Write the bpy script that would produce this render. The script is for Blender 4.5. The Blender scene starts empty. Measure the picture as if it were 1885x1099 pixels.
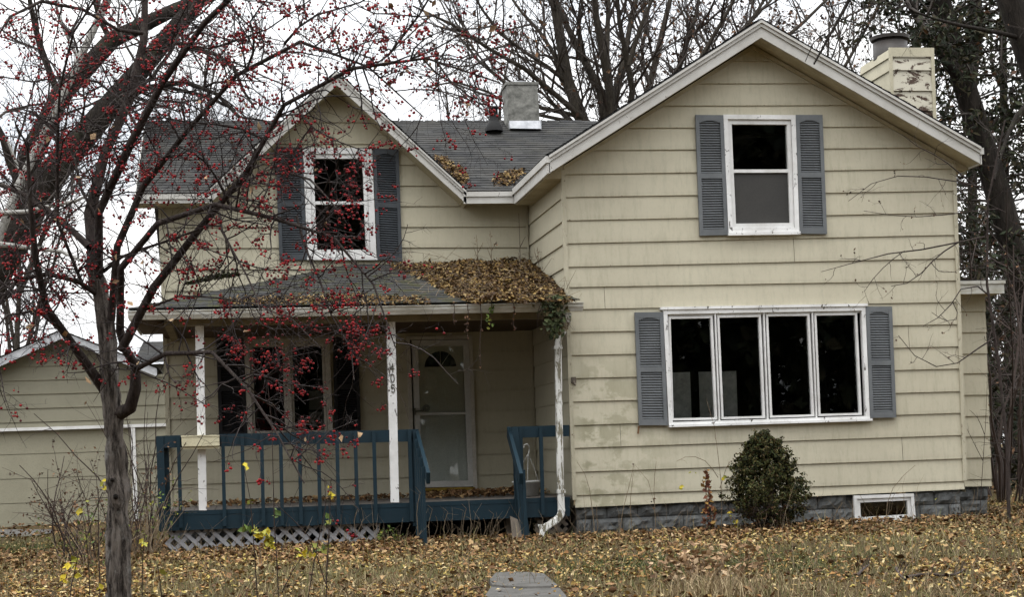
import bpy, math, random
import numpy as np
from mathutils import Vector, Matrix
sc = bpy.context.scene
C = bpy.data.collections.new('Scene'); sc.collection.children.link(C)
random.seed(7); rng = np.random.default_rng(7)

# ---------------------------------------------------------------- camera
FPX = 3050.; ROLL = .035; CX, CY = 942.5, 837.; YAW = math.atan(515/3050); EYE = 1.08
cr, sr = math.cos(ROLL), math.sin(ROLL)
FW = Vector((math.sin(YAW), math.cos(YAW), 0)); RT = Vector((math.cos(YAW), -math.sin(YAW), 0)); UP = Vector((0, 0, 1))
cam = bpy.data.cameras.new('Camera'); co = bpy.data.objects.new('Camera', cam); C.objects.link(co)
cx_ = RT*cr - UP*sr; cu_ = RT*sr + UP*cr
m = Matrix((cx_, cu_, -FW)).transposed().to_4x4(); m.translation = (0, 0, EYE); co.matrix_world = m
cam.sensor_fit = 'HORIZONTAL'; cam.sensor_width = 36; cam.lens = 36*FPX/1885; cam.shift_x = 0
cam.shift_y = (CY-549.5)/1885; cam.clip_start = .1; cam.clip_end = 600
sc.camera = co

def at(px, py, Y):
    """the point on the vertical plane at depth Y that the photograph shows at this pixel"""
    u, v = px-CX, py-CY; a = u*cr-v*sr; b = u*sr+v*cr
    dx = FW.x*FPX+RT.x*a; dy = FW.y*FPX+RT.y*a; t = Y/dy
    return Vector((dx*t, Y, EYE-b*t))

# ---------------------------------------------------------------- sky and light
w = bpy.data.worlds.new('World'); sc.world = w; w.use_nodes = True
wn, wl = w.node_tree.nodes, w.node_tree.links
bg = wn['Background']; sky = wn.new('ShaderNodeTexSky'); sky.sky_type = 'NISHITA'; sky.sun_disc = False
SUN_EL, SUN_ROT = math.radians(72), math.radians(205)
sky.sun_elevation = SUN_EL; sky.sun_rotation = SUN_ROT; sky.air_density = 1.0; sky.dust_density = 3.0
hs = wn.new('ShaderNodeHueSaturation'); hs.inputs['Saturation'].default_value = .22
wl.new(sky.outputs[0], hs.inputs['Color'])
tc = wn.new('ShaderNodeTexCoord'); mp = wn.new('ShaderNodeMapping'); mp.inputs['Scale'].default_value = (1.2, 1.2, 3.2)
wl.new(tc.outputs['Generated'], mp.inputs[0])
nz = wn.new('ShaderNodeTexNoise'); nz.inputs['Scale'].default_value = 3.2; nz.inputs['Detail'].default_value = 5
wl.new(mp.outputs[0], nz.inputs['Vector'])
cr_ = wn.new('ShaderNodeValToRGB'); cr_.color_ramp.elements[0].position = .36; cr_.color_ramp.elements[1].position = .62
cr_.color_ramp.elements[0].color = (9.4, 10.0, 10.8, 1); cr_.color_ramp.elements[1].color = (14.5, 14.4, 14.2, 1)
wl.new(nz.outputs['Fac'], cr_.inputs[0])
mx = wn.new('ShaderNodeMix'); mx.data_type = 'RGBA'; mx.inputs['Factor'].default_value = .82
wl.new(hs.outputs[0], mx.inputs['A']); wl.new(cr_.outputs[0], mx.inputs['B'])
gs = wn.new('ShaderNodeSeparateXYZ'); wl.new(tc.outputs['Generated'], gs.inputs[0])
gm = wn.new('ShaderNodeMapRange'); gm.inputs['From Min'].default_value = 0; gm.inputs['From Max'].default_value = 1; gm.inputs['To Min'].default_value = .62; gm.inputs['To Max'].default_value = 1.9
wl.new(gs.outputs[2], gm.inputs[0]); vm = wn.new('ShaderNodeVectorMath'); vm.operation = 'SCALE'; wl.new(mx.outputs['Result'], vm.inputs[0]); wl.new(gm.outputs[0], vm.inputs['Scale'])   # an overcast sky is brightest overhead
wl.new(vm.outputs[0], bg.inputs['Color']); bg.inputs['Strength'].default_value = .12
sl = bpy.data.lights.new('Sun', 'SUN'); so = bpy.data.objects.new('Sun', sl); C.objects.link(so)
sl.energy = .8; sl.angle = math.radians(25); sl.color = (1, .965, .91)
sd = Vector((math.sin(SUN_ROT)*math.cos(SUN_EL), math.cos(SUN_ROT)*math.cos(SUN_EL), math.sin(SUN_EL)))
so.rotation_euler = (-sd).to_track_quat('-Z', 'Y').to_euler()
sc.view_settings.view_transform = 'Standard'; sc.view_settings.look = 'None'
sc.view_settings.exposure = 0.46; sc.view_settings.gamma = 1; sc.view_settings.use_curve_mapping = False
sc.render.engine = 'CYCLES'; sc.cycles.max_bounces = 7; sc.cycles.transparent_max_bounces = 12
sc.cycles.sample_clamp_indirect = 6

# ---------------------------------------------------------------- materials
def nodes(name):
    mt = bpy.data.materials.new(name); mt.use_nodes = True
    return mt, mt.node_tree.nodes, mt.node_tree.links, mt.node_tree.nodes['Principled BSDF']
def N(n, kind, **kw):
    o = n.new(kind)
    for k, v in kw.items():
        if k in o.inputs: o.inputs[k].default_value = v
        else: setattr(o, k, v)
    return o
def noise(n, l, vec, scale, detail=4, rough=.6, dist=0):
    o = N(n, 'ShaderNodeTexNoise', Scale=scale, Detail=detail, Roughness=rough, Distortion=dist); l.new(vec, o.inputs['Vector']); return o.outputs['Fac']
def ramp(n, l, fac, stops, interp='LINEAR'):
    o = n.new('ShaderNodeValToRGB'); e = o.color_ramp; e.interpolation = interp
    while len(e.elements) < len(stops): e.elements.new(.5)
    for i, (p, c) in enumerate(stops):
        e.elements[i].position = p; e.elements[i].color = (*c, 1) if len(c) == 3 else c
    l.new(fac, o.inputs[0]); return o.outputs[0]
def gray(n, l, fac, a, b): return ramp(n, l, fac, [(a, (0, 0, 0)), (b, (1, 1, 1))])
def mix(n, l, fac, a, b, mode='MIX'):
    o = n.new('ShaderNodeMix'); o.data_type = 'RGBA'; o.blend_type = mode
    for s, v in (('Factor', fac), ('A', a), ('B', b)):
        if isinstance(v, (int, float)): o.inputs[s].default_value = v
        elif isinstance(v, tuple): o.inputs[s].default_value = (*v, 1)
        else: l.new(v, o.inputs[s])
    return o.outputs['Result']
def mth(n, l, op, a, b=0.):
    o = n.new('ShaderNodeMath'); o.operation = op
    for i, v in enumerate((a, b)):
        if isinstance(v, (int, float)): o.inputs[i].default_value = v
        else: l.new(v, o.inputs[i])
    return o.outputs[0]
def bump(n, l, p, h, s=.4, d=.01):
    o = N(n, 'ShaderNodeBump', Strength=s, Distance=d); l.new(h, o.inputs['Height']); l.new(o.outputs[0], p.inputs['Normal'])
def scaled(n, l, vec, s):
    o = n.new('ShaderNodeMapping'); o.inputs['Scale'].default_value = s; l.new(vec, o.inputs[0]); return o.outputs[0]
def pos(n): return n.new('ShaderNodeNewGeometry').outputs['Position']

def mat(name, c, c2=None, sc_=3, rough=.75, bmp=.2, bs=40, spec=.3, stretch=(1, 1, 1), fine=.25):
    mt, n, l, p = nodes(name); g = pos(n); v = scaled(n, l, g, stretch)
    if c2 is None: c2 = tuple(x*.72 for x in c)
    a = mix(n, l, gray(n, l, noise(n, l, v, sc_, 6, .65), .35, .68), c, c2)
    f = noise(n, l, v, bs, 3, .6)
    a = mix(n, l, mth(n, l, 'MULTIPLY', gray(n, l, f, .45, .75), fine), a, tuple(x*.4 for x in c))
    l.new(a, p.inputs['Base Color']); p.inputs['Roughness'].default_value = rough; p.inputs['Specular IOR Level'].default_value = spec
    if bmp: bump(n, l, p, f, bmp)
    return mt
def peel(name, c, under, amt=.62, sc_=7, stretch=(1, 1, .25), rough=.6, dirt=(.25, .23, .19)):
    """old paint flaking down to what lies beneath"""
    mt, n, l, p = nodes(name); g = pos(n); v = scaled(n, l, g, stretch)
    a = mix(n, l, gray(n, l, noise(n, l, g, 2.3, 6, .7), .4, .75), c, tuple(.55*x+.45*y for x, y in zip(c, dirt)))
    fn = noise(n, l, v, sc_*4, 6, .75, .6); k = gray(n, l, fn, amt, amt+.03)
    a = mix(n, l, k, a, under); l.new(a, p.inputs['Base Color']); p.inputs['Roughness'].default_value = rough
    p.inputs['Specular IOR Level'].default_value = .3
    bump(n, l, p, mth(n, l, 'SUBTRACT', 1., k), .5, .004)
    return mt
def leafmat(name, cols, rough=.75, trans=.0, extra=None):
    mt, n, l, p = nodes(name); g = n.new('ShaderNodeNewGeometry')
    k = len(cols); a = ramp(n, l, g.outputs['Random Per Island'], [(i/k, c) for i, c in enumerate(cols)], 'CONSTANT')
    f = noise(n, l, g.outputs['Position'], 60, 2)
    a = mix(n, l, mth(n, l, 'MULTIPLY', gray(n, l, f, .4, .7), .35), a, tuple(.5*x for x in cols[0]))
    l.new(a, p.inputs['Base Color']); p.inputs['Roughness'].default_value = rough; p.inputs['Specular IOR Level'].default_value = .25
    return mt

def siding_mat(name, c, c2, stains=True, worn=1.):
    mt, n, l, p = nodes(name); g = pos(n)
    uv = n.new('ShaderNodeUVMap').outputs[0]; s = n.new('ShaderNodeSeparateXYZ'); l.new(uv, s.inputs[0])
    a = mix(n, l, gray(n, l, noise(n, l, g, 1.1, 6, .7), .35, .7), c, c2)
    st = noise(n, l, scaled(n, l, g, (5, 5, .7)), 3.2, 6, .75)             # rain streaks
    a = mix(n, l, mth(n, l, 'MULTIPLY', gray(n, l, st, .5, .8), .38*worn), a, (.19, .18, .12))
    gr = noise(n, l, scaled(n, l, g, (1, 1, .55)), 26, 5, .7)
    a = mix(n, l, mth(n, l, 'MULTIPLY', gray(n, l, gr, .52, .8), .16), a, (.14, .13, .10))
    if stains:                                                            # mildew at the foot of the wall beside the porch
        q = n.new('ShaderNodeSeparateXYZ'); l.new(g, q.inputs[0])
        mr = lambda o, a0, a1, b0, b1: (lambda r: (l.new(o, r.inputs[0]), r.outputs[0])[1])(N(n, 'ShaderNodeMapRange', **{'From Min': a0, 'From Max': a1, 'To Min': b0, 'To Max': b1}))
        mk = mth(n, l, 'MULTIPLY', mr(q.outputs[0], 4.7, 6.1, 1., 0.), mr(q.outputs[2], 1.9, 2.5, 1., 0.))
        mk = mth(n, l, 'MULTIPLY', mk, mr(q.outputs[0], 4.42, 4.62, 0., 1.))
        pn = gray(n, l, noise(n, l, scaled(n, l, g, (1, 1, 1.3)), 3.6, 5, .62), .47, .56)
        a = mix(n, l, mth(n, l, 'MULTIPLY', mth(n, l, 'MULTIPLY', mk, pn), .55), a, (.17, .165, .09))
    # chipped lower edges of the boards
    en = noise(n, l, scaled(n, l, g, (9, 9, 3)), 2.2, 7, .8)
    lowf = N(n, 'ShaderNodeMapRange', **{'From Min': .0, 'From Max': .16, 'To Min': .2, 'To Max': -.12}); l.new(s.outputs[1], lowf.inputs[0])
    k = gray(n, l, mth(n, l, 'ADD', en, mth(n, l, 'MULTIPLY', lowf.outputs[0], .8)), .745, .775)
    a = mix(n, l, mth(n, l, 'MULTIPLY', k, .9*worn), a, (.07, .045, .028))
    lowd = N(n, 'ShaderNodeMapRange', **{'From Min': .0, 'From Max': .25, 'To Min': .22, 'To Max': 0.}); l.new(s.outputs[1], lowd.inputs[0])
    a = mix(n, l, mth(n, l, 'MULTIPLY', lowd.outputs[0], gray(n, l, st, .3, .6)), a, (.2, .18, .12))
    l.new(a, p.inputs['Base Color']); p.inputs['Roughness'].default_value = .7; p.inputs['Specular IOR Level'].default_value = .25
    bump(n, l, p, noise(n, l, scaled(n, l, g, (6, 6, 30)), 6, 4, .6), .18, .006)
    return mt
def shingle_mat(name, a0=(.016, .0165, .017), b0=(.042, .042, .0415), moss=.0):
    mt, n, l, p = nodes(name); g = pos(n); uv = n.new('ShaderNodeUVMap').outputs[0]
    b = N(n, 'ShaderNodeTexBrick', Scale=1., **{'Mortar Size': .009, 'Brick Width': .31, 'Row Height': 1., 'Bias': 0., 'Mortar Smooth': .1})
    b.offset = .5; b.inputs['Color1'].default_value = (*a0, 1); b.inputs['Color2'].default_value = (*b0, 1); b.inputs['Mortar'].default_value = (.02, .02, .021, 1)
    l.new(uv, b.inputs['Vector'])
    gn = noise(n, l, g, 190, 2, .8)
    a = mix(n, l, gray(n, l, gn, .25, .8), b.outputs[0], (.13, .13, .128), 'ADD'); a = mix(n, l, .13, b.outputs[0], a)
    a = mix(n, l, mth(n, l, 'MULTIPLY', gray(n, l, noise(n, l, g, 1.7, 6, .7), .42, .7), .5), a, (.075, .07, .058))
    if moss: a = mix(n, l, mth(n, l, 'MULTIPLY', gray(n, l, noise(n, l, g, 5, 6, .75), .5, .6), moss), a, (.06, .06, .025))
    l.new(a, p.inputs['Base Color']); p.inputs['Roughness'].default_value = .95; p.inputs['Specular IOR Level'].default_value = .15
    bump(n, l, p, gn, .4, .004); return mt
def bark_mat(name, c, c2, lich=None, sc_=1., r0=.32, r1=.66):
    mt, n, l, p = nodes(name); g = pos(n)
    v = scaled(n, l, g, (9*sc_, 9*sc_, 1.6*sc_)); f = noise(n, l, v, 4, 7, .75, .4)
    a = mix(n, l, gray(n, l, f, r0, r1), c2, c)
    if lich: a = mix(n, l, mth(n, l, 'MULTIPLY', gray(n, l, noise(n, l, g, 7*sc_, 6, .7), .55, .65), .6), a, lich)
    l.new(a, p.inputs['Base Color']); p.inputs['Roughness'].default_value = .92; p.inputs['Specular IOR Level'].default_value = .15
    bump(n, l, p, f, .9, .03/sc_); return mt

M = {}
M['siding'] = siding_mat('siding_paint', (.50, .465, .355), (.44, .405, .305))
M['siding2'] = siding_mat('siding_paint_left', (.455, .42, .315), (.40, .37, .275), stains=False, worn=.7)
M['garage_siding'] = siding_mat('garage_siding', (.25, .237, .177), (.21, .198, .147), stains=False, worn=.4)  # tan lowered in tone to hold the tree shade over the garage
M['soffit'] = mat('soffit_paint', (.44, .39, .27), (.30, .26, .17), 2.5, bmp=.1)
M['ceiling'] = mat('porch_ceiling_wood', (.075, .048, .026), (.05, .031, .017), 2.5, bmp=.1)  # brown wood, darkened further to deepen the porch shade
M['white'] = peel('old_white_paint', (.70, .70, .69), (.12, .105, .09), .655, 6)
M['whitepeel'] = peel('flaking_white_paint', (.76, .76, .75), (.055, .045, .036), .60, 3.2, (1, 1, .5))
M['fascia'] = peel('fascia_paint', (.52, .51, .48), (.16, .14, .115), .64, 4, (.6, .6, .6))
M['gutter'] = mat('gutter_metal', (.62, .62, .59), (.36, .34, .27), 4, rough=.45, bmp=.05, stretch=(1, 1, 3))
M['downspout'] = peel('downspout_metal', (.66, .66, .63), (.17, .155, .11), .50, 5, (1, 1, .18), .5)
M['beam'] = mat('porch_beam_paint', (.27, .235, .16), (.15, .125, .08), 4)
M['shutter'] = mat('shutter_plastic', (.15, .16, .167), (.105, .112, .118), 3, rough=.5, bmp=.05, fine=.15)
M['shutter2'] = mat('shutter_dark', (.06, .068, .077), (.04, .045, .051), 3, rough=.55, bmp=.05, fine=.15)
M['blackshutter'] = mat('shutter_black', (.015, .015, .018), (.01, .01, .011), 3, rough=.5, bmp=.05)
M['shingle'] = shingle_mat('asphalt_shingle'); M['shingle2'] = shingle_mat('porch_shingle', (.019, .0195, .021), (.047, .047, .046), moss=.8)
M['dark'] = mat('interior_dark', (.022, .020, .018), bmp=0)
M['board_in'] = mat('interior_board', (.34, .33, .31), (.2, .2, .19), 9, bmp=0)
M['blue'] = peel('teal_blue_paint', (.0045, .020, .031), (.05, .055, .052), .70, 7, (1, 1, .5), .6, (.012, .02, .025))
M['deck'] = mat('porch_floor_wood', (.15, .135, .12), (.08, .07, .06), 5, stretch=(.2, 3, 1))
M['lattice'] = mat('lattice_wood', (.36, .36, .38), (.2, .2, .2), 6)
M['oldwood'] = mat('weathered_board', (.13, .105, .08), (.06, .05, .04), 8, stretch=(3, 3, .4))
M['door'] = mat('door_paint', (.74, .73, .69), (.66, .65, .60), 3, rough=.4, bmp=.03)
M['stormframe'] = mat('storm_door_metal', (.52, .51, .48), (.42, .41, .38), 3, rough=.4, bmp=.03)
M['brass'] = mat('brass', (.55, .38, .08), (.35, .23, .05), 8, rough=.35); M['brass'].node_tree.nodes['Principled BSDF'].inputs['Metallic'].default_value = .8
M['darkbrass'] = mat('tarnished_brass', (.10, .095, .07), (.06, .055, .04), 8, rough=.5)
M['cream'] = mat('cream_planter', (.58, .54, .38), (.48, .44, .30), 5, rough=.5, bmp=.05)
M['potwhite'] = mat('white_plastic', (.62, .62, .60), (.5, .5, .48), 5, rough=.4, bmp=.02)
M['stone'] = mat('concrete_block', (.15, .155, .152), (.062, .065, .066), 5, rough=.95, bmp=.6, bs=30, fine=.5)
M['mortar'] = mat('mortar', (.14, .15, .15), None, 8)
M['chimney'] = mat('chimney_block', (.27, .265, .24), (.09, .09, .08), 6, rough=.95, bmp=.5, bs=26, fine=.6)
M['galv'] = mat('flashing_metal', (.50, .51, .53), (.3, .31, .33), 9, rough=.5, bmp=.05)
M['flue'] = mat('flue_metal', (.05, .046, .042), (.06, .05, .045), 7, rough=.5, bmp=.05)
M['black'] = mat('black_rubber', (.012, .012, .012), bmp=0)
M['chim_siding'] = peel('chimney_board_paint', (.50, .47, .38), (.055, .03, .019), .52, 1.0, (1, 1, 1.5), dirt=(.3, .27, .2))
M['chim_clean'] = mat('chimney_side_paint', (.50, .46, .34), (.40, .37, .27), 3, bmp=.1)
M['concrete'] = mat('path_concrete', (.105, .10, .092), (.055, .052, .046), 6, rough=.95, bmp=.5, bs=50, fine=.5)
M['screen'] = mat('insect_screen', (.052, .05, .047), (.043, .042, .04), 3, rough=.8, bmp=0)
def glass():
    mt = bpy.data.materials.new('window_glass'); mt.use_nodes = True; n, l = mt.node_tree.nodes, mt.node_tree.links; n.clear()
    o = n.new('ShaderNodeOutputMaterial'); t = N(n, 'ShaderNodeBsdfTransparent', Color=(.93, .95, .94, 1)); g = N(n, 'ShaderNodeBsdfGlossy', Roughness=.015)
    f = N(n, 'ShaderNodeFresnel', IOR=1.5); ms = n.new('ShaderNodeMixShader'); g2 = pos(n)
    b = N(n, 'ShaderNodeBump', Strength=.02, Distance=.02); l.new(noise(n, l, g2, 2.5, 2), b.inputs['Height']); l.new(b.outputs[0], g.inputs['Normal'])
    l.new(f.outputs[0], ms.inputs[0]); l.new(t.outputs[0], ms.inputs[1]); l.new(g.outputs[0], ms.inputs[2]); l.new(ms.outputs[0], o.inputs[0]); return mt
M['glass'] = glass()
M['crabbark'] = bark_mat('crabapple_bark', (.23, .20, .175), (.028, .023, .02), (.30, .29, .27), .8, .40, .60)
M['crablimb'] = bark_mat('crabapple_limb_bark', (.07, .054, .048), (.02, .016, .015), (.11, .10, .085), 1.2)
M['twig'] = mat('twig_bark', (.032, .022, .02), (.02, .014, .013), 20, bmp=0)
M['graybark'] = bark_mat('gray_bark', (.075, .064, .05), (.02, .017, .014), None, .8)
M['darkbark'] = bark_mat('dark_bark', (.04, .033, .027), (.008, .0065, .0055), (.05, .055, .03), .33)
M['birch'] = bark_mat('birch_bark', (.50, .49, .46), (.16, .15, .13), (.12, .11, .1), 1.2)
M['fartwig'] = mat('far_twig_bark', (.05, .039, .032), (.028, .022, .018), 6, bmp=0)
M['tanstem'] = mat('dry_stem', (.22, .17, .11), (.12, .085, .055), 20, bmp=0)
M['darkstem'] = mat('dark_stem', (.05, .032, .025), (.03, .02, .016), 20, bmp=0)
def berrymat():
    mt, n, l, p = nodes('crab_berry'); g = n.new('ShaderNodeNewGeometry')
    a = ramp(n, l, g.outputs['Random Per Island'], [(0, (.16, .006, .009)), (.35, (.28, .010, .015)), (.65, (.07, .005, .007)), (.80, (.36, .022, .02)), (.93, (.10, .02, .012))], 'CONSTANT')
    l.new(a, p.inputs['Base Color']); p.inputs['Roughness'].default_value = .55; p.inputs['Specular IOR Level'].default_value = .2; return mt
M['berry'] = berrymat()
M['litter'] = leafmat('fallen_leaf', [(.27, .145, .05), (.40, .26, .095), (.12, .06, .026), (.50, .37, .15), (.22, .105, .038), (.30, .20, .06), (.56, .45, .24), (.06, .034, .018), (.36, .19, .065), (.42, .33, .09)])
M['litterbrown'] = leafmat('brown_leaf', [(.20, .105, .045), (.32, .20, .09), (.12, .06, .026), (.40, .27, .13), (.07, .037, .017), (.25, .14, .06), (.15, .08, .035)])
M['roofleaf'] = leafmat('roof_leaf', [(.12, .068, .022), (.20, .125, .038), (.05, .028, .013), (.27, .18, .06), (.085, .045, .017), (.16, .095, .03), (.035, .02, .011), (.09, .05, .024), (.30, .22, .10), (.06, .036, .016)])
M['yellowleaf'] = leafmat('yellow_leaf', [(.52, .43, .04), (.42, .35, .05), (.33, .33, .06), (.55, .42, .03)])
M['greenleaf'] = leafmat('green_leaf', [(.10, .15, .03), (.16, .19, .04), (.22, .22, .04), (.07, .11, .03)])
M['ivy'] = leafmat('ivy_leaf', [(.045, .06, .022), (.065, .078, .03), (.03, .04, .018), (.09, .07, .03)])
M['arbor'] = leafmat('evergreen_spray', [(.045, .055, .014), (.075, .078, .02), (.028, .036, .011), (.11, .095, .03), (.014, .018, .007), (.09, .06, .025)])
M['needle'] = leafmat('spruce_needle', [(.022, .03, .014), (.034, .04, .017), (.014, .019, .01), (.05, .042, .02)])
M['drybrown'] = leafmat('dry_brown_leaf', [(.11, .055, .03), (.07, .035, .02), (.16, .085, .04), (.05, .028, .02)])
M['redleaf'] = leafmat('red_vine_leaf', [(.16, .055, .03), (.10, .035, .02), (.22, .10, .04), (.3, .18, .05)])
M['tanleaf'] = leafmat('tan_leaf', [(.38, .25, .14), (.30, .19, .10), (.46, .33, .20), (.22, .13, .07)])
M['grass'] = leafmat('dry_grass', [(.20, .18, .07), (.13, .135, .045), (.32, .27, .13), (.09, .11, .035), (.26, .21, .095), (.42, .35, .19)])
def ground_mat():
    mt, n, l, p = nodes('ground_litter'); g = pos(n)
    a = mix(n, l, gray(n, l, noise(n, l, g, .5, 4, .6), .4, .62), (.05, .034, .018), (.036, .036, .014))
    a = mix(n, l, gray(n, l, noise(n, l, g, 22, 5, .7), .42, .62), a, (.15, .10, .045))
    a = mix(n, l, gray(n, l, noise(n, l, g, 55, 3, .7), .5, .66), a, (.03, .022, .013))
    l.new(a, p.inputs['Base Color']); p.inputs['Roughness'].default_value = 1; p.inputs['Specular IOR Level'].default_value = .1
    bump(n, l, p, noise(n, l, g, 30, 5, .7), 1, .04); return mt
M['ground'] = ground_mat()

# ---------------------------------------------------------------- mesh collector
class MB:
    def __init__(s): s.v = []; s.f = []; s.uv = []; s.smooth = False
    def add(s, vs, fs, uvs=None):
        o = len(s.v); s.v += [tuple(v) for v in vs]; s.f += [tuple(o+i for i in f) for f in fs]
        s.uv += list(uvs) if uvs else [(0., 0.)]*len(vs)
    def hexa(s, p):       # eight points: bottom 0-3, top 4-7
        s.add(p, [(0, 3, 2, 1), (4, 5, 6, 7), (0, 1, 5, 4), (1, 2, 6, 5), (2, 3, 7, 6), (3, 0, 4, 7)])
    def box(s, a, b):
        x0, y0, z0 = a; x1, y1, z1 = b
        s.hexa([(x0, y0, z0), (x1, y0, z0), (x1, y1, z0), (x0, y1, z0), (x0, y0, z1), (x1, y0, z1), (x1, y1, z1), (x0, y1, z1)])
    def prism(s, px, Y, d):  # outline traced on the plane Y, d metres thick towards the back
        a = [at(x, y, Y) for x, y in px]; s.poly(a, Vector((0, d, 0)))
    def poly(s, a, off):
        k = len(a); b = [v+off for v in a]
        s.add(a+b, [tuple(range(k)), tuple(range(2*k-1, k-1, -1))]+[(i, i+k, (i+1) % k+k, (i+1) % k) for i in range(k)])
    def bar(s, a, b, w, h, up=(0, 0, 1)):
        a, b = Vector(a), Vector(b); d = (b-a).normalized(); u = d.cross(Vector(up)).normalized(); v = u.cross(d)
        p = []
        for e in (a, b): p += [e-u*w/2-v*h/2, e+u*w/2-v*h/2, e+u*w/2+v*h/2, e-u*w/2+v*h/2]
        s.hexa(p)
    def lathe(s, c, prof, n=20):   # prof = (radius, z) pairs
        o = []; 
        for r, z in prof: o += [(c[0]+r*math.cos(2*math.pi*i/n), c[1]+r*math.sin(2*math.pi*i/n), c[2]+z) for i in range(n)]
        s.add(o, [(j*n+i, j*n+(i+1) % n, (j+1)*n+(i+1) % n, (j+1)*n+i) for j in range(len(prof)-1) for i in range(n)])
    def arr(s, V, F): s.add(V.tolist(), F.tolist())
    def build(s, name, m_, parent=None, smooth=False):
        me = bpy.data.meshes.new(name); me.from_pydata(s.v, [], s.f); 
        uvl = me.uv_layers.new(name='UVMap'); li = np.empty(len(me.loops), dtype=np.int32); me.loops.foreach_get('vertex_index', li)
        uvl.data.foreach_set('uv', np.array(s.uv, dtype=np.float32)[li].ravel())
        if smooth: me.polygons.foreach_set('use_smooth', [True]*len(me.polygons))
        me.materials.append(m_); me.update()
        o = bpy.data.objects.new(name, me); C.objects.link(o)
        if parent: o.parent = parent; o.matrix_parent_inverse = Matrix.Translation(-parent.location) if parent.type == 'EMPTY' and parent.parent is None else Matrix()
        return o
def tag(o, label=None, cat=None, group=None, kind=None):
    for k, v in (('label', label), ('category', cat), ('group', group), ('kind', kind)):
        if v: o[k] = v
    return o
def thing(name, loc, label, cat, group=None):
    o = bpy.data.objects.new(name, None); C.objects.link(o); o.location = loc; o.empty_display_size = .2
    return tag(o, label, cat, group)
def fastmesh(name, V, F, m_, parent=None, smooth=False):
    """V (n,3), F (m,k) all faces with k corners"""
    me = bpy.data.meshes.new(name); V = np.asarray(V, dtype=np.float32); F = np.asarray(F, dtype=np.int32); k = F.shape[1]
    me.vertices.add(len(V)); me.vertices.foreach_set('co', V.ravel()); me.loops.add(F.size); me.loops.foreach_set('vertex_index', F.ravel())
    me.polygons.add(len(F)); me.polygons.foreach_set('loop_start', np.arange(0, F.size, k, dtype=np.int32))
    try: me.polygons.foreach_set('loop_total', np.full(len(F), k, dtype=np.int32))
    except Exception: pass
    if smooth: me.polygons.foreach_set('use_smooth', np.ones(len(F), dtype=bool))
    me.materials.append(m_); me.update(calc_edges=True); me.validate()
    o = bpy.data.objects.new(name, me); C.objects.link(o)
    if parent: o.parent = parent; o.matrix_parent_inverse = Matrix.Translation(-parent.location) if parent.type == 'EMPTY' and parent.parent is None else Matrix()
    return o
def cat_mesh(parts):
    Vs, Fs, o = [], [], 0
    for V, F in parts:
        Vs.append(V); Fs.append(F+o); o += len(V)
    return np.concatenate(Vs), np.concatenate(Fs)
def tubes(polys, n=5):
    """polys: list of (points list, radii list) -> one quad mesh"""
    groups = {}
    for P, R in polys: groups.setdefault(len(P), []).append((P, R))
    out = []
    for k, g in groups.items():
        P = np.array([[tuple(q) for q in p] for p, _ in g], dtype=float); R = np.array([r for _, r in g], dtype=float)
        T = np.empty_like(P); T[:, 1:-1] = P[:, 2:]-P[:, :-2]; T[:, 0] = P[:, 1]-P[:, 0]; T[:, -1] = P[:, -1]-P[:, -2]
        T /= np.linalg.norm(T, axis=2, keepdims=True)+1e-9
        ref = np.where(np.abs(T[:, :1, 2:3]) > .9, np.array([1., 0, 0]), np.array([0, 0, 1.])); ref = np.broadcast_to(ref, T.shape)
        avg = T.mean(axis=1, keepdims=True); ref = np.where(np.abs(avg[..., 2:3]) > .75, np.array([0, 1., 0]), np.array([0, 0, 1.])); ref = np.broadcast_to(ref, T.shape)
        U = np.cross(T, ref); U /= np.linalg.norm(U, axis=2, keepdims=True)+1e-9; W = np.cross(T, U)
        a = np.arange(n)*2*math.pi/n
        V = P[:, :, None]+R[:, :, None, None]*(np.cos(a)[:, None]*U[:, :, None]+np.sin(a)[:, None]*W[:, :, None])
        m_ = len(g); idx = np.arange(m_*k*n).reshape(m_, k, n); A = idx[:, :-1]; B = idx[:, 1:]
        F = np.stack([A, np.roll(A, -1, axis=2), np.roll(B, -1, axis=2), B], axis=-1).reshape(-1, 4)
        out.append((V.reshape(-1, 3), F))
    return cat_mesh(out)
def leaves(P, size, nrm=None, tilt=.5, aspect=.6, fold=.25, jit=.5):
    """curled leaves of four triangles each, centred on P; nrm = facing (n,3)"""
    n = len(P); P = np.asarray(P, dtype=float); s = size*(1+jit*rng.uniform(-1, 1, n))
    if nrm is None: nrm = np.tile([0, 0, 1.], (n, 1))
    nn = nrm+tilt*rng.normal(size=(n, 3)); nn /= np.linalg.norm(nn, axis=1, keepdims=True)
    a = rng.normal(size=(n, 3)); a -= (a*nn).sum(1, keepdims=True)*nn; a /= np.linalg.norm(a, axis=1, keepdims=True); b = np.cross(nn, a)
    L = lambda x, y, z: P+s[:, None]*(x*a+y*b+z*nn)
    fz = fold*rng.uniform(.2, 1.6, n)[:, None]
    V = np.stack([L(-.5, 0, fz*.5), L(-.05, -aspect*.5, fz*.8), L(.5, 0, fz*.3), L(-.05, aspect*.5, fz*.8), L(0, 0, 0)], axis=1).reshape(-1, 3)
    F = (np.arange(n)*5)[:, None, None]+np.array([[0, 1, 4], [1, 2, 4], [2, 3, 4], [3, 0, 4]])
    return V, F.reshape(-1, 3)
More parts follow.
